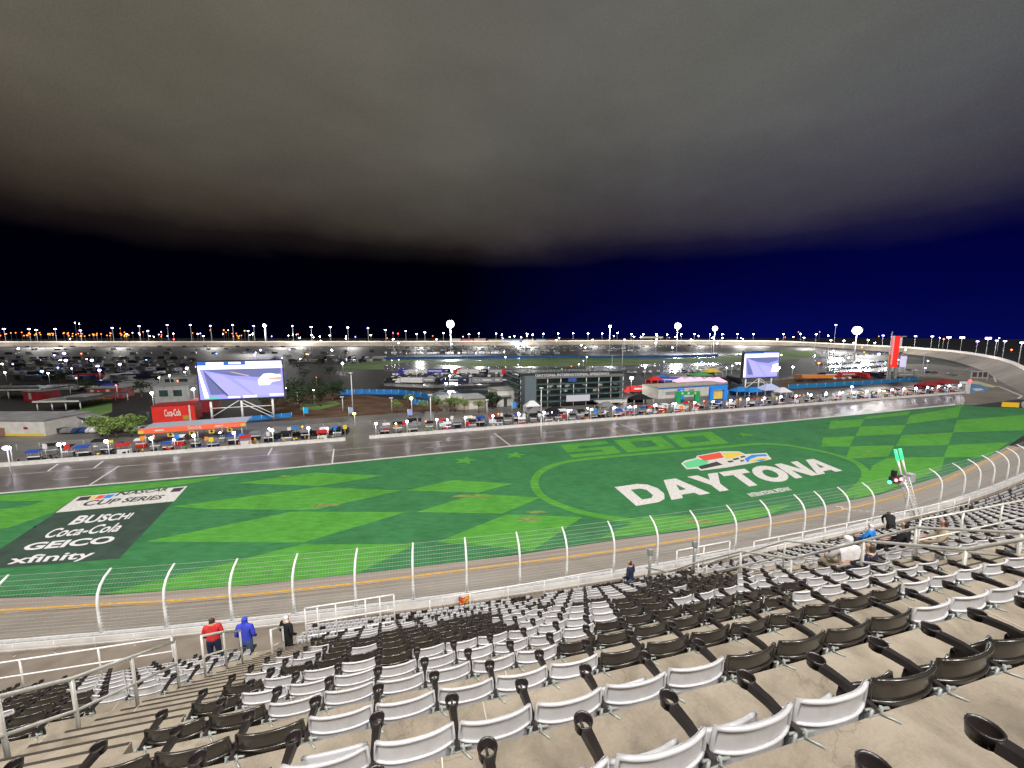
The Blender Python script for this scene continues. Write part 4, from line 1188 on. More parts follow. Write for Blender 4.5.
# ------------------------------------------------------------------ infield buildings, screens, trees
def uprights(p0, p1):
    d = (p1 - p0); L_ = d.length; return d / L_, L_
def block(name, label, cat, pa, pb, ytop, depth, wall, roof, over=.3, rt=.35, wins=(), group=None, z0=0):
    """pa, pb: survey marks of the front foot; ytop: survey row of the eaves over pa"""
    A, B_ = G(*pa, z0), G(*pb, z0); d, L_ = uprights(A, B_); a = math.atan2(d.y, d.x); h = z_at(A.y, ytop) - z0
    o = thing(name, label, cat, A, a, group)
    b = MB(); b.box((L_ / 2, depth / 2, h / 2), (L_, depth, h)); b.build('wall', wall, o)
    if roof is not None:
        b = MB(); b.box((L_ / 2, depth / 2, h + rt / 2 + .01), (L_ + 2 * over, depth + 2 * over, rt)); b.build('roof', roof, o)
    for nm, u0, u1, v0, v1, m, th in wins:
        b = MB(); b.box((L_ * (u0 + u1) / 2, -th / 2 - .004, h * (v0 + v1) / 2), (L_ * (u1 - u0), th, h * (v1 - v0))); b.build(nm, m, o)
    return o, L_, h, depth
def sign_text(parent, s, x, y, z, w, h, m, bold=.03, name='lettering', ry=0):
    me = text_mesh(s, bold, .02)
    X = [v.co.x for v in me.vertices]; Y = [v.co.y for v in me.vertices]; x0, x1, y0, y1 = min(X), max(X), min(Y), max(Y)
    for v in me.vertices:
        a, c, e = (v.co.x - x0) / (x1 - x0) * w, (v.co.y - y0) / (y1 - y0) * h, v.co.z
        v.co = (x + a, y - e - .03, z + c)
    me.materials.clear(); me.materials.append(m)
    return link(name, me, parent)
M_wallw = mat('white_wall', (.55, .53, .50), .7, var=.12, scale=.5)
M_wallg = mat('grey_wall', (.26, .26, .25), .7, var=.2, scale=.4)
M_wallt = mat('tan_wall', (.36, .31, .25), .7, var=.2, scale=.4)
M_roofg = mat('grey_roof', (.14, .14, .145), .6, col2=(.24, .24, .25), scale=.3)
M_roofd = mat('dark_roof', (.022, .028, .028), .4, col2=(.05, .06, .06), scale=.2)
M_red = mat('red_panel', (.62, .03, .02), .45, var=.12, scale=.5)
M_dred = mat('dark_red_panel', (.24, .012, .02), .6, var=.2, scale=.5)
M_orange = mat('orange_red_fascia', (.80, .14, .06), .5, var=.08)
M_blue = mat('blue_fabric', (.01, .17, .50), .7, var=.2, scale=.6)
M_glass = mat('dark_glass', (.012, .028, .030), .12, col2=(.03, .06, .062), scale=.15, spec=.8)
M_slab = mat('teal_slab', (.045, .085, .088), .5, var=.2, scale=.3)
M_yw = mat('yellow_band', (.66, .48, .06), .6)
M_trk = mat('trunk_bark', (.10, .07, .045), .9, var=.3)
M_grn = mat('green_inflatable', (.01, .30, .09), .5, var=.15)
M_glow = emis('canopy_glow', (1, .55, .80), 1.3)
M_wall_lit = emis('lit_white_panel', (.95, .93, 1), .55)

# left side
block('garage_building', 'low white garage with a yellow base band at the far left', 'building', (-60, 436), (46, 436), 421, 14, M_wallw, M_roofg, .2, .3,
      (('base_band', .62, .98, .0, .16, M_yw, .05), ('base_band', .2, .5, .02, .15, M_yw, .05), ('door', .50, .62, 0, .55, mat('brown_door', (.25, .13, .09), .6), .06), ('sign_panel', .80, .84, .45, .6, M_dred, .05)))
o = thing('gate_canopy', 'blue canopy with a sloping grey ramp roof beside the white garage', 'canopy', G(48, 430))
b = MB(); b.box((2.4, 3, 2.9), (4.6, 6, 3.2)); b.build('canopy_box', M_blue, o)
b = MB(); b.prism([(3, 1, 5.4), (14, 2, 3.0), (14, 6, 3.0), (3, 6, 5.4)], .35); b.build('ramp_roof', M_roofg, o)
[pc('column', M_steel, o, 'tube', [(x, y, 0), (x, y, 3)], .12, 6) for x in (5.5, 9.5, 13.5) for y in (2.2, 5.8)]
o = thing('picket_fence', 'row of pale grey upright boards right of the blue canopy', 'fence', G(76, 429))
[pc('board', M_wallg, o, 'box', (k * .55, 0, 1.25), (.34, .12, 2.5 + R.uniform(-.3, .4))) for k in range(8)]
b = MB(); b.box((2, .1, .8), (4.6, .08, .15)); b.build('rail', M_wallg, o)
for lab, pa, pb, yt, dp in (('dark flat roofed pavilion with a white front edge', (34, 411), (80, 410), 402.5, 26), ('long low shed with a white roof edge behind the pavilion', (-60, 400), (42, 399), 391, 16)):
    A, B_ = G(*pa), G(*pb); d, L_ = uprights(A, B_); h = z_at(A.y, yt)
    o = thing('pavilion', lab, 'pavilion', A, math.atan2(d.y, d.x))
    b = MB(); b.box((L_ / 2, dp / 2, h + .3), (L_, dp, .6)); b.build('roof', M_roofd, o)
    b = MB(); b.box((L_ / 2, -.06, h + .25), (L_ + .2, .1, .7)); b.build('edge_trim', M_wallw, o)
    b = MB(); b.box((L_ * .5, dp * .5, h + .9), (L_ * .5, dp * .3, .5)); b.build('raised_roof', M_roofg, o)
    [pc('column', M_steel, o, 'tube', [(L_ * u, y, 0), (L_ * u, y, h)], .2, 6) for u in (.03, .35, .65, .97) for y in (1, dp - 1)]
block('red_kiosk', 'dark red low building behind the big round trees', 'building', (88, 399), (122, 398), 389, 9, M_dred, M_roofg, .3, .3, (('shutter', .1, .2, .2, .9, M_wallt, .05), ('shutter', .55, .66, .2, .9, M_wallt, .05), ('shutter', .3, .36, .3, .8, M_wallt, .05)))
block('red_kiosk', 'dark red low building left of the dark pavilion', 'building', (24, 401), (42, 401), 392, 8, M_dred, M_roofg, .3, .3, (('shutter', .3, .45, .2, .9, M_wallt, .05),))
o, L_, h, dp = block('red_store', 'bright red building with white script lettering, left of the big screen', 'building', (153, 423), (196, 420), 407, 8, M_red, M_dred, .15, .3,
      (('shutter', .70, .84, .08, .34, mat('olive_panel', (.35, .25, .03), .7), .05), ('white_post', .85, .89, 0, 1.0, M_wallw, .1)))
sign_text(o, 'Coca-Cola', L_ * .28, 0, h * .34, L_ * .38, h * .45, M_white, .02)
block('red_shed', 'darker red building behind the bright red one', 'building', (187, 413), (213, 412), 402, 7, M_dred, M_red, .15, .3, (('door', .2, .35, 0, .7, M_roofd, .05),))
for n, (pa, pb, yt, lab) in enumerate((((155, 404), (190, 403), 386, 'pale flat fronted building left of the big screen'), ((120, 393), (150, 392), 383, 'small pale building beyond the trees'), ((160, 386), (195, 385), 377, 'low shed with a pale sloping roof behind the pale buildings'))):
    block('outbuilding', lab, 'building', pa, pb, yt, 8, M_wallg, M_roofg, .3, .3, (('window', .15, .4, .4, .75, M_glass, .05), ('window', .55, .8, .4, .75, M_glass, .05)))
# refuelling canopy with the red fascia
A, B_ = G(141, 446), G(246, 437); d, L_ = uprights(A, B_); h = z_at(A.y, 432)
o = thing('service_canopy', 'long canopy with an orange red fascia and numbered yellow boards under it', 'canopy', A, math.atan2(d.y, d.x))
b = MB(); b.prism([(0, 0, h), (L_, 0, h), (L_ + .5, 7.5, h + .7), (.5, 7.5, h + .7)], .3); b.build('roof', mat('pale_roof', (.30, .33, .40), .5), o)
b = MB(); b.box((L_ / 2, -.12, h + .1), (L_, .2, 1.5)); b.build('fascia', M_orange, o)
for x in (.4, L_ - .4):
    b = MB(); b.box((x, -.14, h - .1), (1.3, .26, .9)); b.build('end_block', M_yw, o)
sign_text(o, 'Coca-Cola', L_ * .44, -.24, h - .2, L_ * .13, .95, M_white, .02)
for x in (.18, .74):
    b = MB(); b.box((L_ * x, -.25, h + .1), (L_ * .08, .04, .35)); b.build('white_plate', M_white, o)
[pc('column', M_steel, o, 'tube', [(L_ * u, y, 0), (L_ * u, y, h)], .12, 6) for u in (.04, .28, .52, .76, .96) for y in (.5, 6)]
for u in (.27, .47, .66, .84):
    b = MB(); b.box((L_ * u, .2, h - 1.5), (1.4, .12, 1.2)); b.build('yellow_board', M_yw, o)
    b = MB(); b.box((L_ * u, .12, h - 1.5), (.5, .04, .7)); b.box((L_ * u, .115, h - 1.5), (.8, .03, .2)); b.build('black_mark', M_dkmetal, o)

# big screens
def screen(label, bl, br, ytop, ybot, legs, content):
    A, B_ = G(*bl), G(*br); d, L_ = uprights(A, B_); a = math.atan2(d.y, d.x)
    z1, z0 = z_at(A.y, ytop), z_at(A.y, ybot)
    o = thing('video_screen', label, 'screen', A, a)
    b = MB(); b.box((L_ / 2, .8, (z0 + z1) / 2), (L_ + .8, 1.5, z1 - z0 + .8)); b.build('housing', M_dkmetal, o)
    hh = z1 - z0
    sc_ = MB()
    mats = []
    for i, (c, e, polys) in enumerate(content):
        mats.append(emis('screen_colour_%s' % '_'.join(str(int(v * 100)) for v in c), c, e))
        for P in polys: sc_.poly([(u * L_, -.02 - .006 * i, z0 + v * hh) for u, v in P], i)
    sc_.build('display', mats, o)
    if legs:
        for u in legs:
            b = MB(); b.tube([(u * L_, .9, 0), (u * L_, .9, z0)], .38, 8); b.build('leg', M_steel, o)
        b = MB()
        for u0, u1, f0, f1 in ((legs[0], legs[1], .25, .95), (legs[1], legs[2], .95, .25), (legs[0], legs[2], .62, .62), (legs[1], legs[2], .80, .10)):
            b.tube([(u0 * L_, .6, z0 * f0), (u1 * L_, .6, z0 * f1)], .16, 6)
        b.build('braces', M_steel, o)
    return o
full = [(0, 0), (1, 0), (1, 1), (0, 1)]
CONT = [((.36, .36, 1), 1.2, [full]), ((.22, .25, .60), .75, [[(.12, .12), (.30, .12), (.06, .78)], [(.38, .62), (.70, .56), (.98, .66), (.98, .80), (.05, .78)]]),
        ((.02, .16, .75), .9, [[(0, .90), (.55, .90), (.55, 1), (0, 1)]]), ((.55, .52, 1), 1.0, [[(.30, .05), (.62, .05), (.30, .62), (.12, .72)], [(.66, .05), (.98, .05), (.98, .30), (.55, .50), (.40, .55)]]),
        ((.97, .92, 1), 2.2, [[(0, .80), (1, .80), (1, .90), (0, .90)], [(.0, .80), (.02, .80), (.10, .04), (.05, .04)], [(.10, .92), (.3, .92), (.3, .98), (.10, .98)], [(.36, .93), (.5, .93), (.5, .98), (.36, .98)], [(.56, .90), (.99, .90), (.99, .99), (.56, .99)],
                              [(.70, .34), (.82, .34), (.86, .42), (.98, .46), (.98, .60), (.84, .66), (.76, .64), (.69, .48)], [(.32, .02), (.46, .02), (.46, .06), (.32, .06)], [(.5, .02), (.66, .02), (.66, .07), (.5, .07)], [(.82, .04), (.99, .04), (.99, .09), (.82, .09)]]),
        ((.95, .62, .50), .9, [[(.82, .48), (.98, .46), (.98, .56), (.82, .53)], [(.2, .74), (.36, .72), (.6, .58), (.58, .62), (.4, .72)]]), ((.10, .12, .25), .6, [[(.06, .74), (.07, .74), (.33, .08), (.30, .08)]]), ((.1, .8, .55), .9, [[(.06, .0), (.22, .0), (.22, .04), (.06, .04)]])]
screen('biggest video screen on three pale legs, left of the middle of the infield', (203, 424), (286, 419), 362, 400, (.10, .46, .84), CONT)
screen('smaller video screen on the right of the infield, turned towards the seats', (742, 392), (776, 390), 352.5, 378, (.12, .5, .88), [(c, e, P) for c, e, P in CONT[:4]] + [((.97, .92, 1), 2.2, [[(0, .80), (1, .80), (1, .94), (0, .94)], [(0, .8), (.04, .8), (.06, .04), (0, .04)], [(.80, .2), (1, .2), (1, .55), (.84, .5)]])])
# main building with balconies
A, B_ = G(519, 408), G(620, 403); d, L_ = uprights(A, B_); z = lambda y: z_at(A.y, y)
o = thing('garage_terrace_building', 'dark glass building of four open storeys with a lettered parapet, middle of the infield', 'building', A, math.atan2(d.y, d.x))
hb = z(374)
b = MB(); b.box((L_ / 2, 11, hb / 2), (L_, 20, hb)); b.build('wall', M_glass, o)
lv = [z(402), z(396), z(390), z(384.5), z(378)]
for v in lv:
    b = MB(); b.box((L_ / 2, 9.4, v), (L_ + 1.5, 24, .55)); b.build('floor_slab', M_slab, o)
    b = MB(); b.box((L_ / 2, -2.7, v + .95), (L_ + 1.4, .06, .12)); [b.tube([(L_ * k / 24, -2.7, v + .28), (L_ * k / 24, -2.7, v + .95)], .04, 4) for k in range(25)]; b.build('balcony_rail', M_dkmetal, o)
for k in range(9):
    b = MB(); b.tube([(L_ * (k + .02) / 8.04 , -2.2, 0), (L_ * (k + .02) / 8.04, -2.2, hb)], .18, 6); b.build('column', M_steel, o)
b = MB(); b.box((L_ * .5, -2.6, z(376)), (L_ * .98, .3, 2.3)); b.build('sign_band', mat('sign_band_grey', (.14, .14, .14), .6), o)
sign_text(o, 'DAYTONA INTERNATIONAL SPEEDWAY', L_ * .13, -2.76, z(376.6), L_ * .72, 1.25, M_wall_lit, .03)
b = MB(); b.box((L_ * .5, 9, hb + .35), (L_ + 2, 25, .6)); b.build('roof_deck', M_roofd, o)
b = MB(); 
for f in (.5, 1.05): b.tube([(0, -3, hb + .6 + f), (L_, -3, hb + .6 + f)], .05, 5)
for k in range(30): b.tube([(L_ * k / 29, -3, hb + .6), (L_ * k / 29, -3, hb + 1.7)], .05, 4)
b.build('roof_rail', M_galv, o)
b = MB(); b.box((L_ * .48, -2.9, z(380.5)), (L_ * .08, .1, 2.0)); b.build('blue_screen', emis('blue_panel', (.02, .12, .45), .5), o)
b = MB(); b.box((L_ * .54, -2.95, z(399.5)), (L_ * .23, .15, 2.8)); b.build('white_panel', M_wall_lit, o)
b = MB(); b.box((L_ * .84, -5, z(403.5)), (L_ * .28, 5, .5)); b.build('entrance_canopy', M_wallw, o)
b = MB(); b.box((L_ * .06, 2, hb / 2), (L_ * .1, 19, hb * .94)); b.build('stair_tower', mat('blue_grey_panel', (.10, .13, .15), .6), o)
M_win = emis('lit_window', (.9, .75, .5), .35)
for u, v in ((.30, 3), (.38, 3), (.46, 3), (.74, 2), (.80, 3), (.14, 2), (.60, 1)):
    b = MB(); b.box((L_ * u, .9, lv[v] - .9 - .6), (1.6, .1, 1.0)); b.build('lit_window', M_win, o)
rt = [0]
for k in range(14):
    u = R.uniform(.05, .9)
    p = A + d * (L_ * u) + Vector((-d.y, d.x, 0)) * R.uniform(-2, 6); p.z = hb + .65
    c = R.choice(['red', 'black', 'white', 'navy', 'grey'])
    person('spectator in %s on the roof deck of the glass building, %s placed' % (c, nth(k + 1)), pmesh('stand', c, 'black', 'hair', 1), p, R.uniform(-3, 3), 1.05, 'spectators on the roof deck')
block('white_annex', 'small white building with a dark bush in front, left of the glass building', 'building', (497, 407), (519, 405), 391, 10, M_wallw, M_wallg, .2, .4, (('door', .3, .45, 0, .5, M_roofd, .05), ('canopy', .0, .6, .62, .7, M_wallg, 1.2)))
block('low_hall', 'long low hall with a pale flat roof behind the row of small trees', 'building', (443, 411), (486, 408), 401, 14, M_wallt, M_wallg, .4, .4, (('door', .6, .8, 0, .6, M_wallw, .05),))
# right of the glass building
o, L_, h, dp = block('white_hall', 'long white hall with a blue edge line, right of the glass building', 'building', (658, 399), (727, 394), 388, 12, M_wallw, M_wallt, .2, .4, (('blue_line', 0, 1, .86, .97, M_blue, .06), ('window', .1, .3, .3, .6, M_wallg, .04), ('window', .42, .5, .2, .7, M_wallg, .04)))
for n, (x0, x1, y) in enumerate(((680, 708, 389), (710, 727, 388))):
    A, B_ = G(x0, y), G(x1, y - .8); d, L_ = uprights(A, B_); h = z_at(A.y, 383)
    o = thing('lit_tent', ('wide tent with a pink glowing roof behind the white hall', 'smaller tent with a pink glowing roof behind the blue arch')[n], 'tent', A, math.atan2(d.y, d.x))
    b = MB(); b.prism([(0, 0, h), (L_, 0, h), (L_, 8, h), (0, 8, h)], .5)
    k = 3 if n == 0 else 2
    for i in range(k):
        x0_, x1_ = L_ * i / k, L_ * (i + 1) / k; m = ((x0_ + x1_) / 2, 4, h + 3)
        b.add([(x0_, 0, h + .5), (x1_, 0, h + .5), (x1_, 8, h + .5), (x0_, 8, h + .5), m], [(0, 1, 4), (1, 2, 4), (2, 3, 4), (3, 0, 4)])
    b.build('roof', M_glow, o)
    [pc('pole', M_steel, o, 'tube', [(L_ * u, y, 0), (L_ * u, y, h)], .12, 6) for u in (0, .33, .66, 1) for y in (0, 8)]
def arch(label, px0, px1, ybase, ytop, m, panel=None):
    A, B_ = G(px0, ybase), G(px1, ybase - .6); d, L_ = uprights(A, B_); h = z_at(A.y, ytop)
    o = thing('entrance_arch', label, 'arch', A, math.atan2(d.y, d.x))
    for x in (L_ * .1, L_ * .9): pc('column', m, o, 'box', (x, 0, h * .38), (L_ * .2, 1.2, h * .76))
    b = MB(); b.box((L_ / 2, 0, h * .86), (L_ * .98, 1.3, h * .28)); b.build('lintel', m, o)
    if panel:
        b = MB(); b.box((L_ / 2, .3, h * .36), (L_ * .58, .1, h * .6)); b.build('panel', panel, o)
    return o, L_, h
o, L_, h = arch('green inflatable arch with white and yellow round marks, right of the glass building', 675, 699, 404, 391.5, M_grn)
[pc('round_mark', M_white, o, 'tube', [(L_ * u, -.7, h * .86), (L_ * u, -.75, h * .86)], h * .09, 10) for u in (.25, .5)]
b = MB(); b.tube([(L_ * .78, -.7, h * .86), (L_ * .78, -.75, h * .86)], h * .09, 10); b.build('yellow_mark', M_yw, o)
o, L_, h = arch('bright blue arch framing an orange and yellow panel', 709, 726, 400, 386, mat('bright_blue', (.02, .25, .85), .5), mat('orange_picture', (.75, .40, .10), .6, col2=(.7, .62, .12), scale=.6))
o = thing('blue_column', 'small bright blue ticket column above the green arch', 'column', G(682, 402))
b = MB(); b.box((0, 2, 3.2), (2.6, 2, 6.4)); b.build('body', mat('bright_blue', (0, 0, 0)), o); b = MB(); b.tube([(0, .9, 5), (0, .95, 5)], .7, 10); b.build('round_badge', M_white, o)
def tent(label, px, py, w, h, m, kind='ridge'):
    o = thing('tent', label, 'tent', G(px, py), PA * .8)
    b = MB()
    b.add([(-w, -w * .6, h * .55), (w, -w * .6, h * .55), (w, w * .6, h * .55), (-w, w * .6, h * .55), (-w * .3, 0, h), (w * .3, 0, h)], [(0, 1, 5, 4), (1, 2, 5), (2, 3, 4, 5), (3, 0, 4)])
    b.build('roof', m, o)
    [pc('pole', M_steel, o, 'tube', [(x, y, 0), (x, y, h * .55)], .1, 5) for x in (-w, 0, w) for y in (-w * .6, w * .6)]
    b = MB(); b.box((0, w * .58, h * .27), (w * 2, .06, h * .5)); b.build('back_sheet', m, o)
for a in (('blue tent left of the smaller screen legs', 740, 396, 5, 5, M_blue), ('second blue tent under the smaller screen', 752, 396.5, 5, 5, M_blue), ('pale tent under the right edge of the smaller screen', 768, 396, 6, 6.5, mat('pale_tent', (.40, .45, .70), .7)),
          ('white tent at the left end of the blue wall', 782, 397, 4, 5, mat('white_tent', (.60, .60, .66), .7)), ('dark tent beside the glass building', 640, 404, 5, 4.6, canv[0]), ('grey tent in front of the glass building', 536, 418, 4, 4.2, canv[4]),
          ('black tent in front of the glass building steps', 556, 416, 4, 4, canv[0]), ('white peaked tent at the foot of the glass building', 532, 412, 3.2, 4.8, canv[2]), ('grey tent right of the glass building steps', 606, 411, 4, 4, canv[4]), ('red tent far behind the white hall', 655, 384, 5, 5, M_red),
          ('blue tent far behind the white hall', 661, 382, 5, 5, M_blue), ('yellow topped tent behind the pink tents', 711, 376, 7, 6, M_yw), ('green tent behind the pink tents', 700, 379, 8, 5, mat('green_tent', (.08, .32, .12), .7)), ('dark red awning near the pit exit', 928, 390, 6, 5, M_dred), ('second dark red awning nearer the pit exit', 944, 388, 6, 5.5, M_dred)):
    tent(*a)
def ribbon_wall(name, label, cat, pts, h, m, th=.12):
    P = [G(x, y) for x, y in pts]
    o = thing(name, label, cat, P[0])
    b = MB(); Q = [p - P[0] for p in P]; S_ = offs([Vector(p) for p in Q], -th, 0)
    up = Vector((0, 0, h))
    b.strip(Q, [p + up for p in Q]); b.strip([p + up for p in Q], [p + up for p in S_]); b.strip([p + up for p in S_], S_); b.build('panels', m, o)
    [pc('post', M_galv, o, 'tube', [q - Vector((0, .1, 0)), q + up - Vector((0, .1, -.2))], .09, 5) for q in Q]
def dense(pts, n):
    return [(interp(pts, pts[0][0] + (pts[-1][0] - pts[0][0]) * i / n), ) for i in range(n + 1)]
def poly_px(pts, n): 
    xs_ = [pts[0][0] + (pts[-1][0] - pts[0][0]) * i / n for i in range(n + 1)]; return [(x, interp(pts, x)) for x in xs_]
ribbon_wall('screen_fence', 'bright blue screen fence winding round the brown earth', 'fence', poly_px([(340, 395), (362, 394), (400, 394.5), (425, 398), (443, 405)], 14), 2.6, M_blue)
ribbon_wall('screen_fence', 'short second blue fence below the winding one', 'fence', poly_px([(411, 404), (428, 406)], 4), 2.4, M_blue)
ribbon_wall('screen_fence', 'long blue wall behind the right pit boxes', 'fence', poly_px([(788, 389), (835, 386.5), (882, 383.5), (918, 380.5)], 14), 2.6, mat('blue_wall', (.01, .18, .42), .6, var=.15))
ribbon_wall('barrier', 'far blue barrier along the edge of the distant turf', 'barrier', poly_px([(384, 359.5), (512, 358), (640, 358), (718, 356.5)], 12), 3.2, mat('blue_barrier', (.02, .12, .36), .6))
ribbon_wall('screen_fence', 'blue low fence under the biggest screen', 'fence', poly_px([(212, 424), (292, 417)], 8), 1.7, M_blue)
# red pylon
A = G(890, 380)
o = thing('sign_pylon', 'tall red sign pylon with a vertical white strip, at the right of the infield', 'sign', A, -.35)
zt_, zb = z_at(A.y, 336), z_at(A.y, 367)
pc('column', M_wallg, o, 'box', (-.9, 0, zb / 2), (1.3, 2, zb)); pc('column', M_wallg, o, 'box', (2.4, 0, zb / 2), (1.3, 2, zb))
b = MB(); b.box((.7, 0, (zt_ + zb) / 2), (3.7, 1.6, zt_ - zb)); b.build('red_panel', emis('red_lit_panel', (1, .015, .01), 1.1), o)
b = MB(); b.box((-1.9, .1, zt_ * .5 + 1.5), (.5, .6, zt_ + 3)); b.build('mast', M_galv, o)
[pc('white_mark', M_wall_lit, o, 'box', (-.9, -.85, zb + 2.5 + k * 1.45), (.8, .08, 1.0)) for k in range(14)]
b = MB(); b.box((2.8, -.3, zt_ - .3), (6.5, .5, .5)); b.build('top_bar', M_galv, o)
b = MB(); b.box((3.4, .2, zt_ - 4), (1.3, .5, 6)); b.build('side_panel', M_wall_lit, o)
b = MB(); b.box((-1.6, -.1, zb + 4.5), (1.6, 1.4, 8)); b.build('orange_panel', emis('orange_lit_panel', (1, .22, .03), .4), o)
A = G(898, 378)
o = thing('white_screen', 'small white lit screen on posts right of the red pylon', 'screen', A, -.2)
z1, z0 = z_at(A.y, 356), z_at(A.y, 367)
b = MB(); b.box((2.0, 0, (z0 + z1) / 2), (3.6, .5, z1 - z0)); b.build('display', emis('lilac_display', (.80, .72, 1), .9), o)
[pc('post', M_steel, o, 'tube', [(x, .3, 0), (x, .3, z1)], .2, 6) for x in (.5, 3.9)]
A = G(970, 381); o = thing('lap_board', 'small framed board with pale squares standing on the turn apron', 'board', A, -.15)
z1, z0 = z_at(A.y, 371), z_at(A.y, 378); Lb = (G(985, 381) - A).length
b = MB(); b.box((Lb / 2, 0, (z1 + z0) / 2), (Lb, .3, z1 - z0)); b.build('board', M_wallw, o)
[pc('dark_square', mat('plum_square', (.10, .07, .10), .6), o, 'box', (Lb * u, -.18, (z1 + z0) / 2), (Lb * w, .04, (z1 - z0) * .7)) for u, w in ((.2, .26), (.52, .2), (.8, .22))]
[pc('post', M_steel, o, 'tube', [(x, .1, 0), (x, .1, z0)], .15, 5) for x in (.5, Lb - .5)]
A = G(967, 393.5); o = thing('pit_exit_light', 'white post with a red lamp at the end of the pit wall', 'signal', A)
b = MB(); b.box((0, 0, 3), (1.6, 1.0, 6)); b.build('post', M_wallw, o); b = MB(); b.ball((.3, -.4, 7), .7, 8); b.build('red_lamp', emis('red_lamp_glow', (1, .05, .06), 6), o); b = MB(); b.box((-2.6, 0, 6), (4, .6, 1.2)); b.build('lit_board', M_wall_lit, o)
A, B_ = G(973, 406.2), G(1040, 409); d, L_ = uprights(A, B_)
o = thing('safety_barrier', 'dark wedge shaped barrier with a yellow panel at the right edge of the turf', 'barrier', A, math.atan2(d.y, d.x))
b = MB(); b.prism([(0, 0, 0), (L_, 0, 0), (L_, 0, 4.0), (L_ * .7, 0, 3.7)], Vector((0, 1.5, 0))); b.build('body', mat('dark_barrier', (.03, .03, .04), .6, var=.3), o)
b = MB(); b.box((L_ * .56, -.05, 1.35), (L_ * .26, .08, 2.1)); b.build('yellow_panel', mat('amber_panel', (.75, .42, .03), .5), o)
b = MB(); b.tube([(L_ * .78, -.3, 1.7), (L_ * .78, .0, 1.7)], 1.6, 16); b.build('round_end', M_wallg, o)
# starting light gantry over the fence
Bp = pol(topol(G(911, 512, 6.3))[0], RF + .9, 6.0); th0 = topol(Bp)[0]
nin = Vector((-math.sin(th0), math.cos(th0), 0)); tg = Vector((math.cos(th0), math.sin(th0), 0))
def inward_to(px, py):
    best = None
    for i in range(140):
        for j_ in range(120):
            o_, z_ = i * .06, 6 + j_ * .12; p = Bp + nin * o_; q = proj((p.x, p.y, z_)); e = (q[0] - px) ** 2 + (q[1] - py) ** 2
            if best is None or e < best[0]: best = (e, o_, z_)
    return best[1], best[2]
o1, z1 = inward_to(904, 477); o2, z2 = inward_to(897.5, 449)
gt = thing('signal_gantry', 'leaning lattice gantry with two green tipped light tubes and red lamps over the fence', 'gantry', Bp, th0)
sl1, sl2 = (o1, z1 - 6), (o2, z2 - 6)
b = MB()
w = .55
for x in (-w, w):
    for y in (-.3, .3): b.tube([(x, y, 0), (x, y + sl1[0], sl1[1])], .07, 6)
for k in range(13):
    f0, f1 = k / 13, (k + 1) / 13
    for y in (-.3, .3): b.tube([(-w, y + sl1[0] * f0, sl1[1] * f0), (w, y + sl1[0] * f1, sl1[1] * f1)], .035, 4); b.tube([(-w, y + sl1[0] * f1, sl1[1] * f1), (w, y + sl1[0] * f1, sl1[1] * f1)], .035, 4)
b.build('lattice', M_white, gt)
for x in (-.62, .52):
    b = MB(); b.tube([(x, sl1[0], sl1[1]), (x, sl1[0] * .4 + sl2[0] * .6, sl1[1] * .4 + sl2[1] * .6)], .15, 8); b.build('light_tube', M_white, gt)
    b = MB(); b.tube([(x, sl1[0] * .4 + sl2[0] * .6, sl1[1] * .4 + sl2[1] * .6), (x, sl2[0], sl2[1])], .2, 8); b.build('green_tip', emis('green_tube_glow', (.08, 1, .40), 1.3), gt)
for x, s_ in ((-.9, 1), (1.5, 1)):
    b = MB(); b.box((x, sl1[0], sl1[1] - .3), (1.1, .8, 1.3)); b.build('cage', M_galv, gt)
b = MB(); b.box((-2.3, sl1[0] - .1, sl1[1] + .05), (2.5, .5, .9)); b.build('signal_box', M_dkmetal, gt)
for x in (-1.7, -2.9):
    b = MB(); b.ball((x, sl1[0] - .38, sl1[1] + .05), .24, 10); b.build('red_lamp', emis('red_signal_glow', (1, .22, .25), 5), gt)
b = MB(); b.ball((-3.7, sl1[0] - .1, sl1[1] - .25), .24, 10); b.build('green_lamp', emis('green_signal_glow', (.1, 1, .5), 4), gt)
b = MB(); b.box((-2.7, sl1[0], sl1[1] + .9), (.5, .5, .9)); b.build('camera_box', M_dkmetal, gt)

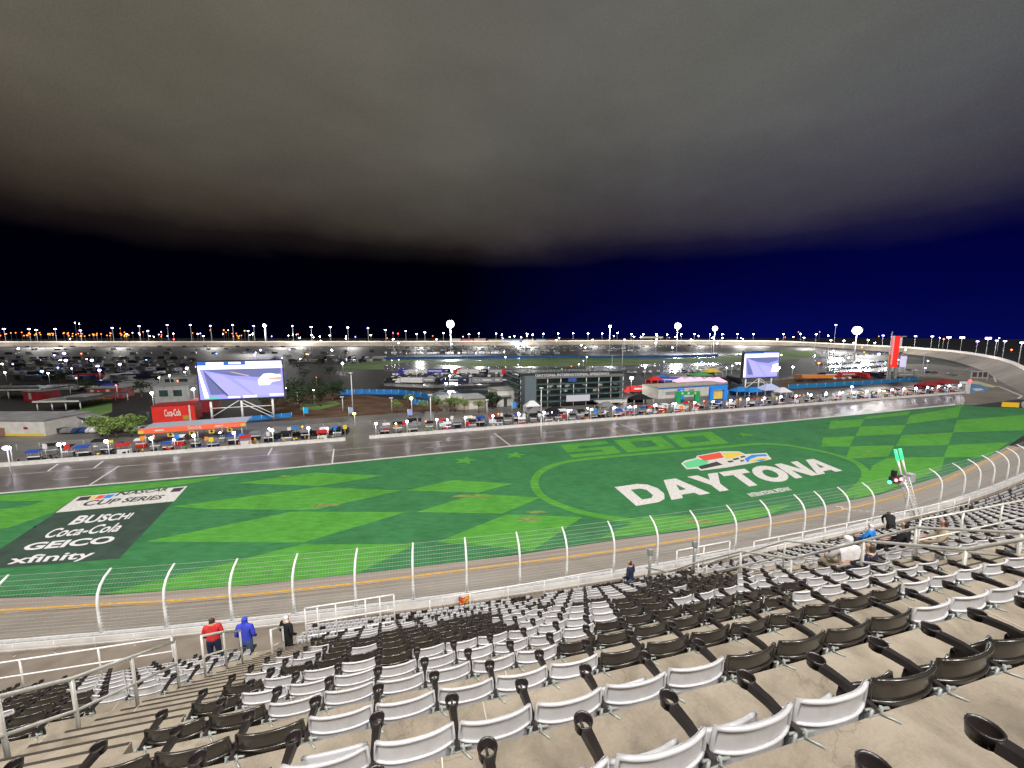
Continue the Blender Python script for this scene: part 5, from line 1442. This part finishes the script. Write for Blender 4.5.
# trees
def leafmat(n, a, c): return mat(n, a, .8, col2=c, scale=.8, detail=6, spec=.2)
LV = {'pale': leafmat('pale_leaves', (.12, .19, .05), (.26, .36, .11)), 'mid': leafmat('mid_leaves', (.09, .14, .045), (.20, .28, .09)), 'dark': leafmat('dark_leaves', (.010, .022, .010), (.035, .06, .022))}
def tree_meshes(h, w, trunk, n, leaf, clumps=9, squash=.75, seed=0):
    r = random.Random(seed)
    b = MB(); lean = (r.uniform(-.2, .2), r.uniform(-.2, .2))
    tops = []
    b.tube([(0, 0, 0), (lean[0] * .4, lean[1] * .4, h * trunk * .6), (lean[0], lean[1], h * (trunk + .15))], [.035 * h, .026 * h, .016 * h], 7)
    for k in range(clumps):
        a = k * 2.4 + r.uniform(-.4, .4); rr = w * math.sqrt((k + .5) / clumps) * .72
        c = Vector((rr * math.cos(a), rr * math.sin(a), h * (trunk + (1 - trunk) * r.uniform(.35, .8)) - rr * .35))
        tops.append(c); b.tube([(lean[0] * .8, lean[1] * .8, h * trunk), (c.x * .5, c.y * .5, (h * trunk + c.z) / 2 + .1), c], [.014 * h, .010 * h, .005 * h], 5)
    L2 = MB()
    for i in range(n):
        c = r.choice(tops); rad = w * r.uniform(.30, .50)
        v = Vector((r.gauss(0, 1), r.gauss(0, 1), r.gauss(0, 1))).normalized() * rad * r.uniform(.55, 1) ** .5
        p = c + Vector((v.x, v.y, v.z * squash)); s_ = h * r.uniform(.022, .045)
        u = Vector((r.uniform(-1, 1), r.uniform(-1, 1), r.uniform(-.6, .6))).normalized(); q = u.orthogonal().normalized()
        L2.poly([p - u * s_, p + q * s_ * .6, p + u * s_, p - q * s_ * .6])
    return b, L2
def plant(name, label, loc, h, w, trunk, n, leaf, seed, group=None, cat='tree', **k):
    o = thing(name, label, cat, loc, 0, group)
    b, l = tree_meshes(h, w, trunk, n, leaf, seed=seed, **k)
    b.build('trunk', M_trk, o); l.build('crown', LV[leaf], o); return o
for i, (px, py, w) in enumerate(((102, 437, 3.3), (117, 438, 3.4), (132, 437, 3.5))):
    plant('willow_tree', 'pale green drooping tree, %s from the left in the clump left of the red building' % nth(i + 1), G(px, py), R.uniform(7.0, 7.8), w, .22, 1700, 'pale', 30 + i, 'clump of pale trees', squash=1.0)
for i, (px, py, h) in enumerate(((397, 413, 5.0), (410, 408, 6.0), (423, 413, 5.4), (437, 413, 6.6), (450, 412, 6.2), (455, 412, 5.8), (464, 413, 5.6), (479, 413, 5.4))):
    plant('palm_like_tree', 'small round headed tree on a bare stem, %s from the left in the row' % nth(i + 1), G(px, py), h * 1.12, 2.5, .46, 700, 'mid', 50 + i, 'row of small round headed trees', clumps=6, squash=.9)
plant('bushy_tree', 'large dark round tree beside the white annex', G(493, 409), 8.2, 3.6, .1, 1500, 'dark', 71)
plant('bushy_tree', 'smaller dark tree touching the large one by the white annex', G(487, 406), 7.2, 2.8, .12, 800, 'dark', 72)
k = 0
for px, py, h, w in ((262, 405, 9, 5), (274, 408, 10, 6), (288, 404, 11, 6), (300, 408, 10, 6), (312, 403, 9, 5), (321, 406, 10, 5), (333, 401, 11, 5), (338, 398, 10, 4), (296, 394, 10, 6), (318, 392, 10, 6)):
    k += 1; plant('shade_tree', 'dark tree right of the biggest screen, %s in that grove' % nth(k), G(px, py), h, w, .2, 700, 'dark', 80 + k, 'dark grove right of the biggest screen')
k = 0
for px, py in ((88, 394), (142, 398), (150, 390), (58, 382), (70, 376), (120, 372), (150, 366), (20, 372), (40, 368), (95, 366), (175, 362), (192, 366), (300, 372), (320, 368), (330, 378), (304, 380), (345, 356), (372, 355), (275, 366), (288, 360)):
    k += 1; plant('shade_tree', 'dark unlit tree among the camp sites at the left, %s of that scatter' % nth(k), G(px, py), R.uniform(8, 12), R.uniform(4, 6), .2, 420, 'dark', 120 + k, 'dark trees among the camp sites')

# ------------------------------------------------------------------ campers, cars
def camper(m1, m2, L_, hgt):
    o = thing('camper', '', 'camper', group='campers parked in the infield')
    b = MB(); b.prism([(-L_ / 2, -1.25, .5), (-L_ / 2 + .6, -1.25, .5), (L_ / 2, -1.25, .5), (L_ / 2, -1.25, hgt * .55), (L_ / 2 - .5, -1.25, hgt), (-L_ / 2, -1.25, hgt)], Vector((0, 2.5, 0))); [b.tube([(x, y - .12, .45), (x, y + .12, .45)], .45, 10, 1) for x in (-L_ * .28, L_ * .32) for y in (-1.1, 1.1)]; b.build('body', [m1, M_tyre], o)
    b = MB(); b.box((-.3, -1.27, hgt * .66), (L_ * .5, .04, hgt * .2)); b.box((-.3, 1.27, hgt * .66), (L_ * .5, .04, hgt * .2)); b.build('windows', M_glass, o)
    b = MB(); b.box((0, -1.275, hgt * .40), (L_ * .96, .03, .3)); b.build('stripe', m2, o)
    return o
def car(m1):
    o = thing('parked_car', '', 'car', group='cars parked in the infield')
    b = MB(); b.prism([(-2.2, -.88, .35), (2.2, -.88, .35), (2.2, -.88, .8), (1.2, -.88, .95), (.5, -.88, 1.45), (-1.3, -.88, 1.5), (-2.1, -.88, 1.0), (-2.2, -.88, .8)], Vector((0, 1.76, 0))); [b.tube([(x, y - .1, .33), (x, y + .1, .33)], .33, 10, 1) for x in (-1.35, 1.35) for y in (-.8, .8)]; b.build('body', [m1, M_tyre], o)
    b = MB(); b.prism([(1.0, -.9, 1.0), (.45, -.9, 1.38), (-1.25, -.9, 1.42), (-1.75, -.9, 1.02)], Vector((0, 1.8, 0))); b.build('windows', M_glass, o)
    return o
vc = [('white', (.60, .60, .60)), ('silver', (.38, .39, .41)), ('grey', (.14, .145, .15)), ('beige', (.42, .36, .28)), ('dark blue', (.02, .04, .14)), ('black', (.012, .012, .014))]
VM = [mat('paint_' + n.replace(' ', '_'), c, .35, var=.05, coat=.3) for n, c in vc]
cs = {}
spots = []
for y, n, x0, x1 in ((346.8, 42, 384, 700), (349, 40, 384, 640), (351.5, 34, 392, 640), (354, 30, 384, 560), (347, 14, 0, 300), (350, 16, 0, 320), (354, 16, 0, 330), (359, 16, 0, 190), (363, 14, 0, 190), (367, 14, 0, 190), (371, 12, 0, 190), (375, 12, 0, 190), (380, 10, 10, 190), (385, 8, 90, 185), (362, 10, 290, 385)):
    for i in range(n): spots.append((x0 + (x1 - x0) * (i + R.uniform(.1, .9)) / n, y + R.uniform(-.4, .4)))
spots.sort()
for i, (px, py) in enumerate(spots):
    j_ = R.choice([0, 0, 1, 1, 2, 3]) if px > 380 else R.choice([0, 2, 2, 4, 5, 5, 1]); kk = ('c', j_)
    o = first_or_copy(cs, kk, lambda: camper(VM[j_], VM[R.choice([4, 2, 5])], [9.5, 8, 10.5, 7.5, 9, 9][j_], [3.4, 3.1, 3.6, 2.9, 3.2, 3.2][j_])); o.location = G(px, py, -.08); o.rotation_euler = (0, 0, R.choice([0, .2, 1.6, -.3]) + R.uniform(-.1, .1))
    o['label'] = '%s camper in the distant infield, %s of them from the left' % (vc[j_][0], nth(i + 1))
spots = []
for x0, x1, ya, yb, n in ((390, 520, 375.5, 373.5, 24), (390, 520, 378.5, 376.5, 18), (625, 740, 373, 370, 16), (818, 890, 365, 362, 16), (826, 900, 370, 366, 16), (830, 925, 357, 352, 18), (60, 150, 433, 430, 14), (795, 860, 382, 378, 8), (900, 960, 370, 376, 6)):
    for i in range(n):
        f = (i + R.uniform(.2, .8)) / n; spots.append((x0 + (x1 - x0) * f, ya + (yb - ya) * f + R.uniform(-.3, .3)))
spots.sort()
for i, (px, py) in enumerate(spots):
    j_ = R.choice([0, 0, 1, 2, 4, 5]) if px > 200 else R.choice([5, 4, 2, 0]); kk = ('k', j_)
    o = first_or_copy(cs, kk, lambda: car(VM[j_])); o.location = G(px, py, -.01); o.rotation_euler = (0, 0, R.choice([1.5, 1.6, 1.4, .1]) + R.uniform(-.1, .1)); o.scale = (1.15,) * 3
    o['label'] = '%s car parked in the infield, %s car from the left' % (vc[j_][0], nth(i + 1))
def hauler(c):
    o = thing('hauler_truck', '', 'truck', group='long haulers parked in the infield')
    b = MB(); b.box((2, 0, 2.5), (15, 2.6, 3.0)); [b.tube([(x, y - .15, .5), (x, y + .15, .5)], .5, 10, 1) for x in (6, 7.3, 8.6, -3.8) for y in (-1.1, 1.1)]; b.build('trailer', [CL[c], M_tyre], o)
    b = MB(); b.prism([(-9.2, -1.2, .6), (-6, -1.2, .6), (-6, -1.2, 3.6), (-7.6, -1.2, 3.6), (-8.0, -1.2, 1.9), (-9.2, -1.2, 1.7)], Vector((0, 2.4, 0))); b.build('cab', CL[c], o)
    b = MB(); b.box((2, -1.33, 2.6), (11, .04, .9)); b.build('side_stripe', M_white, o); return o
hsp = []
for x0, x1, y, n in ((392, 512, 383.5, 9), (398, 512, 374, 9), (632, 662, 393, 3), (660, 742, 383, 6), (826, 905, 377.5, 6), (20, 150, 391, 5), (60, 190, 379, 6), (300, 384, 359, 6)):
    for i in range(n): hsp.append((x0 + (x1 - x0) * (i + R.uniform(.2, .8)) / n, y + R.uniform(-.4, .4)))
hsp.sort()
for i, (px, py) in enumerate(hsp):
    c = R.choice(['white', 'grey', 'red', 'black', 'royal', 'grey', 'navy', 'black'])
    o = first_or_copy(cs, ('h', c), lambda: hauler(c)); o.location = G(px, py, -.01); o.rotation_euler = (0, 0, R.choice([0.05, .1, 1.5, -.1]) + R.uniform(-.1, .1))
    o['label'] = '%s hauler truck parked in the infield, %s hauler from the left' % ('deep blue' if c == 'royal' else c, nth(i + 1))
o = thing('transporter', 'orange flatbed transporter parked on the brown earth, left of the red pylon', 'truck', G(806, 379.5), .05)
b = MB(); b.box((8, 0, 2.2), (24, 2.6, 2.4)); b.build('body', mat('amber_body', (.70, .24, .03), .5), o); b = MB(); b.box((-6.5, 0, 2.2), (4, 2.6, 3.2)); b.build('cab', mat('brown_cab', (.22, .09, .04), .5), o)
[pc('wheel', M_tyre, o, 'tube', [(x, -1.3, .5), (x, -1.0, .5)], .55, 10) for x in (-6, -3, 12, 15, 18)]

# ------------------------------------------------------------------ lamps
def lamp_post(name, grp, h, head, m, hood=True, r=.22):
    o = thing(name, '', 'lamp', group=grp)
    b = MB(); b.tube([(0, 0, 0), (0, 0, h)], [r, r * .6], 6); b.build('pole', M_steel, o)
    b = MB(); b.box((0, 0, h), head); b.build('lamp_head', m, o)
    if hood: b = MB(); b.box((0, .1, h + head[2] * .65), (head[0] * 1.15, head[1] * 1.3, head[2] * .25)); b.build('hood', M_dkmetal, o)
    return o
HEADS = [(6, 329), (31, 329), (38, 330), (57, 329), (82, 330.5), (114, 328), (141, 326), (149, 331), (169, 325), (192, 325), (212, 325.6), (234, 325), (255, 326), (249, 331), (204, 336), (267, 326), (293.5, 326), (312, 327), (331, 327), (348.5, 327.5), (368.5, 328), (386, 330), (406, 331), (417, 333.7), (425, 332.5), (443.5, 333), (469, 334), (479, 333), (496, 333.7), (502, 334.5), (527, 334), (532.5, 334.4), (543, 333.7), (558, 333.7), (573, 333.3), (588, 333.7), (602, 333.7), (617, 333), (631, 334.2), (643, 334.2), (656, 334.2), (667, 334.5), (681, 334.2), (694, 334.2), (709.5, 334.2), (722, 334.2), (737, 334.2), (753, 334.2), (783, 334), (800, 333.7), (815.5, 334.2), (834, 325), (882, 335.7), (914, 336), (930.5, 336.7), (947, 337), (960, 337.5), (975.5, 341), (985.5, 338.7), (994, 340.5), (1002, 341), (1018, 342.5)]
hs = {}
for i, (px, py) in enumerate(HEADS):
    rp = rim_at(px); D_ = rp.length * 1.012; d = Vector((rp.x, rp.y, 0)).normalized(); p = d * D_
    zz = z_at(p.y, py); base = 2.0; ht = round(zz - base)
    sc_ = D_ / 1150
    kk = ht
    m = E_cool if px < 260 or px > 850 else E_flood
    if kk not in hs: hs[kk] = lamp_post('floodlight_pole', 'floodlight poles along the far rim', ht, (3.6 * max(.34, sc_), 1.2, 1.5 * max(.34, sc_)), m, True, .35); o = hs[kk]
    else: o = copy_tree(hs[kk])
    o.location = (p.x, p.y, base); o.rotation_euler = (0, 0, math.atan2(-p.x, p.y))
    o['label'] = 'floodlight pole beyond the far rim of the track, %s from the left' % nth(i + 1)
lows = [(301, 338), (313, 335), (331, 335.5), (322, 341), (347, 339), (372, 335), (394, 339.5), (399, 343), (437, 339.5), (452, 344), (521, 337.5), (527, 344.5), (556, 340), (581, 345.5), (592, 339.8), (633, 337), (640, 337), (624, 339.7), (656, 339), (690, 339.5), (711, 338), (721, 338), (716, 343.5), (585, 351), (655, 343), (802, 338), (829, 340), (842, 340.5), (852, 343), (866, 340), (873, 343), (895, 339)]
for i, (px, py) in enumerate(lows):
    D_ = R.uniform(700, 950); p = G(px, 352); p = p.normalized() * D_ if False else Vector(((px - 512) / F * D_, D_, 0)); zz = z_at(p.y, py); ht = max(6, round(zz))
    kk = ('l', ht)
    o = first_or_copy(hs, kk, lambda: lamp_post('area_lamp', 'area lamps in the distant infield', ht, (2.6, 1, 1.2), E_warm if i % 3 else E_flood, True, .2)); o.location = p
    o['label'] = 'area lamp near the back straight, %s from the left' % nth(i + 1)
def flood_tower(label, px, py, D_, w, hgt, lens=3.0):
    p = Vector(((px - 512) / F * D_, D_, 0)); zz = z_at(p.y, py)
    o = thing('floodlight_tower', label, 'floodlight', p, math.atan2(-p.x, p.y) + 0)
    b = MB(); b.tube([(0, 0, 0), (0, 0, zz)], [.6, .35], 8); b.build('mast', M_steel, o)
    b = MB(); b.tube([(0, .1, zz), (0, .6, zz)], w * .58, 16); b.build('rack', M_dkmetal, o)
    for q in range(7):
        a = q * math.pi / 3; rr = 0 if q == 6 else w * .34
        b = MB(); b.ball((rr * math.cos(a), -.3, zz + rr * math.sin(a)), w * .19, 8); b.build('lamp', E_tower, o)
for a in (('brightest white floodlight tower left of the centre', 451, 324, 620, 11, 11), ('bright floodlight tower between the glass building and the smaller screen', 676, 326, 700, 10, 9), ('floodlight tower just left of the smaller screen', 713, 328.5, 700, 8, 7),
          ('blinding white floodlight tower left of the red pylon', 854, 330.5, 480, 9, 9), ('slim floodlight tower above the glass building', 609, 326.5, 650, 4, 5), ('floodlight tower over the biggest screen', 267, 325.5, 700, 5, 5)):
    flood_tower(*a)
INF = [(121, 364, .0, 'cool'), (99, 366, 0, 'cool'), (65, 353, 0, 'cool'), (67, 360, 0, 'cool'), (43, 371, 0, 'blue'), (154, 393, 0, 'f'), (195, 389, 0, 'f'), (188, 368, 0, 'w'), (261, 350, 0, 'cool'), (343, 363, 0, 'f'), (332, 350, 0, 'f'), (450, 375.5, 0, 'f'), (450, 392, 0, 'f'), (631, 378, 0, 'big'), (672, 366, 0, 'cool'), (818, 363, 0, 'o'), (792, 367, 0, 'w'), (850, 386.5, 0, 'cool'), (355, 413.5, 0, 'lime'), (307, 354, 0, 'o'), (412, 398, 0, 'w'), (878, 354, 0, 'cool'), (778, 367.5, 0, 'f'), (101, 370, 0, 'cool'), (93, 360, 0, 'cool'), (13, 415, 0, 'blue'), (12, 447.5, 0, 'cool')]
for i in range(70):
    px = R.uniform(0, 330) if i < 34 else R.uniform(330, 960)
    INF.append((px, R.uniform(347, 392) if px < 330 else R.uniform(346, 374), 0, R.choice(['cool', 'f', 'w', 'w', 'o', 'cool', 'blue'])))
em = {'cool': E_cool, 'f': E_flood, 'w': E_warm, 'o': E_orange, 'big': E_warm, 'blue': emis('blue_lamp_glow', (.15, .3, 1), 14, False), 'lime': emis('lime_lamp_glow', (.75, 1, .15), 9, False)}
for i, (px, py, _, kk) in enumerate(INF):
    hgt = 7 if kk not in ('blue', 'lime') else 4
    # the foot lies where a post of that height ends at py
    yb = py + 1
    for _k in range(60):
        g = G(px, yb)
        if z_at(g.y, py) >= hgt: break
        yb += .5
    D_ = G(px, yb).length; s_ = (.55 if i < 27 else .3) * max(1, D_ / 260) * (1.8 if kk == 'big' else 1)
    o = thing('infield_lamp', '%s lamp on a post in the infield, %s of the scattered lamps' % ({'cool': 'violet white', 'f': 'white', 'w': 'warm white', 'o': 'orange', 'big': 'big warm', 'blue': 'blue', 'lime': 'lime green'}[kk], nth(i + 1)), 'lamp', G(px, yb), 0, 'scattered infield lamps')
    b = MB(); b.tube([(0, 0, 0), (0, 0, hgt)], .12, 6); b.build('pole', M_steel, o)
    b = MB(); b.ball((0, -.2, hgt), s_, 10, sq=.8); b.build('bulb', em[kk], o)
# town lights beyond the track
tl = []
for i in range(62): tl.append((R.uniform(0, 132), R.gauss(334.2, 1.1), 'o'))
for i in range(40): tl.append((R.uniform(120, 300), R.gauss(334.5, 1.8), R.choice(['o', 'o', 'w', 'cool'])))
for i in range(26): tl.append((R.uniform(300, 1010), R.gauss(336.8, 1.0), R.choice(['w', 'f', 'o', 'cool'])))
tl += [(226.5, 330, 'O'), (247, 331, 'O'), (124, 328.5, 'o'), (213, 330, 'o'), (817, 332, 'o'), (796, 332, 'o'), (941, 339.5, 'O'), (1010, 353, 'O'), (608, 340, 'O'), (72, 333, 'o'), (73, 339, 'w'), (399, 333.5, 'r'), (394, 333, 'r'), (176, 339, 'r'), (84, 323.5, 'w'), (80, 323, 'w')]
tl.sort(); ts = {}
em['O'] = E_orange; em['r'] = emis('red_neon_glow', (1, .05, .08), 14, False)
for i, (px, py, c) in enumerate(tl):
    D_ = R.choice([1500, 1800, 2200]) if px < 880 else 700
    p = Vector(((px - 512) / F * D_, D_, 0)); zz = z_at(p.y, py); ht = max(5, round(zz / 2) * 2)
    def mk():
        o = thing('street_lamp', '', 'lamp', group='town lights beyond the track')
        b = MB(); b.tube([(0, 0, 0), (0, 0, ht)], .3, 5); b.build('pole', M_steel, o)
        b = MB(); b.ball((0, 0, ht), (1.9 if c not in 'Or' else 3.0) * (D_ / 1800), 6); b.build('bulb', em[c], o); return o
    o = first_or_copy(ts, (ht, c, D_), mk); o.location = p
    o['label'] = '%s town light beyond the track, %s from the left' % ({'o': 'orange', 'O': 'large orange', 'w': 'warm white', 'f': 'white', 'cool': 'violet white', 'r': 'red'}[c], nth(i + 1))
# lit hoardings on the back straight
for i, (x0, x1, y0, y1, c, nm) in enumerate(((450, 461, 338.6, 342, (.75, .68, .62), 'pale'), (462, 473, 339, 342, (.85, .10, .06), 'red'), (474, 486, 338.5, 342, (.62, .40, .25), 'tan'), (488, 502, 339.5, 342, (.55, .50, .20), 'yellowish'), (503, 522, 339.2, 342, (.02, .35, .75), 'bright blue'), (523, 534, 339.5, 342, (.70, .55, .45), 'peach'), (536, 546, 339.2, 342.5, (.10, .55, .85), 'sky blue'), (547, 560, 339.6, 343, (.85, .16, .05), 'orange red'), (640, 662, 336.6, 338.2, (.8, .7, .4), 'yellow lit'))):
    rp = rim_at((x0 + x1) / 2); D_ = rp.y * 1.006
    p = Vector(((x0 - 512) / F * D_, D_, 0)); w = (x1 - x0) / F * D_; zt_, zb = z_at(D_, y0), z_at(D_, y1)
    o = thing('hoarding', '%s hoarding on the far back straight, %s from the left' % (nm, nth(i + 1)), 'hoarding', p, 0, 'hoardings on the back straight')
    b = MB(); b.box((w / 2, 0, (zt_ + zb) / 2), (w, .6, zt_ - zb)); b.build('panel', emis('hoarding_%d' % i, c, .55, False), o)
    [pc('post', M_steel, o, 'tube', [(w * u, .6, 0), (w * u, .6, zb)], .3, 5) for u in (.1, .5, .9)]
# flags and banners, light poles in the middle distance
for i, (px, py, yt, c, nm) in enumerate(((304, 417, 407, (.02, .35, .75), 'sky blue'), (349, 417, 407, (.30, .38, .62), 'pale blue'), (408, 417, 409, (.30, .34, .66), 'lilac'), (512, 412, 402, (.05, .25, .6), 'blue'))):
    p = G(px, py); h = z_at(p.y, yt)
    o = thing('banner', '%s banner on a pole behind the pits, %s banner from the left' % (nm, nth(i + 1)), 'banner', p, 0, 'banners behind the pits')
    b = MB(); b.tube([(0, 0, 0), (0, 0, h)], .1, 6); b.build('pole', M_steel, o); b = MB(); b.box((.9, 0, h - 1.3), (1.8, .06, 2.4)); b.build('cloth', cloth('banner_%d' % i, c), o)
for i, (px, py, yt) in enumerate(((353, 413, 373), (343, 411, 397), (298, 404, 393), (392, 412, 398), (431, 424, 395), (487, 414, 400), (541, 420, 388), (541, 438, 415), (622, 372, 343), (612, 366, 356), (813, 366, 340), (826, 371, 344), (922, 373, 355), (100, 380, 367), (190, 380, 367))):
    p = G(px, py); h = z_at(p.y, yt)
    o = thing('slim_pole', 'slim pale pole standing in the infield, %s pole of the scatter' % nth(i + 1), 'pole', p, 0, 'slim poles in the infield')
    b = MB(); b.tube([(0, 0, 0), (0, 0, h)], [.22, .14], 6); b.build('pole', M_steel, o); b = MB(); b.box((0, -.3, h + .1), (1.4, .7, .3)); b.build('head', M_steel, o)
# power of the far lamps on their own surroundings
def point(loc, e, col=(1, .97, .92), r=3):
    l = bpy.data.lights.new('infield_light', 'POINT'); l.energy = e; l.color = col; l.shadow_soft_size = r
    o = bpy.data.objects.new('infield_light', l); COL.objects.link(o); o.location = loc
for px, py, D_, e in ((451, 324, 612, 4.0e6), (676, 326, 692, 2.6e6), (713, 328.5, 692, 1.6e6), (854, 330.5, 472, 2.4e6), (609, 326.5, 642, 1.0e6), (267, 325.5, 692, 1.2e6)):
    point(((px - 512) / F * D_, D_, z_at(D_, py)), e * (.10 if px < 800 else .03), (.86, .88, 1), 4)
for px, D_, z_, e in ((451, 605, 42, 3.2e6), (700, 690, 42, 3.2e6), (854, 465, 33, 1.4e6), (250, 690, 48, 3.0e6), (60, 1000, 40, 4.5e6), (300, 1060, 40, 4.5e6), (520, 1200, 40, 5e6), (740, 1150, 40, 5e6), (905, 560, 32, 2.2e6), (965, 400, 30, 1.5e6), (1010, 280, 30, 8e5), (631, 205, 8, 3e4)):
    point(((px - 512) / F * D_, D_, z_), e * (.07 if px < 400 else .12 if px < 800 else .012))
acc = 0
TR = offs(RIM, 70, 52)
for a_, c_ in zip(TR, TR[1:]):
    acc += (c_ - a_).length
    if acc > 150: acc = 0; point(c_, 4.2e5 if c_.length > 800 else 5e4)
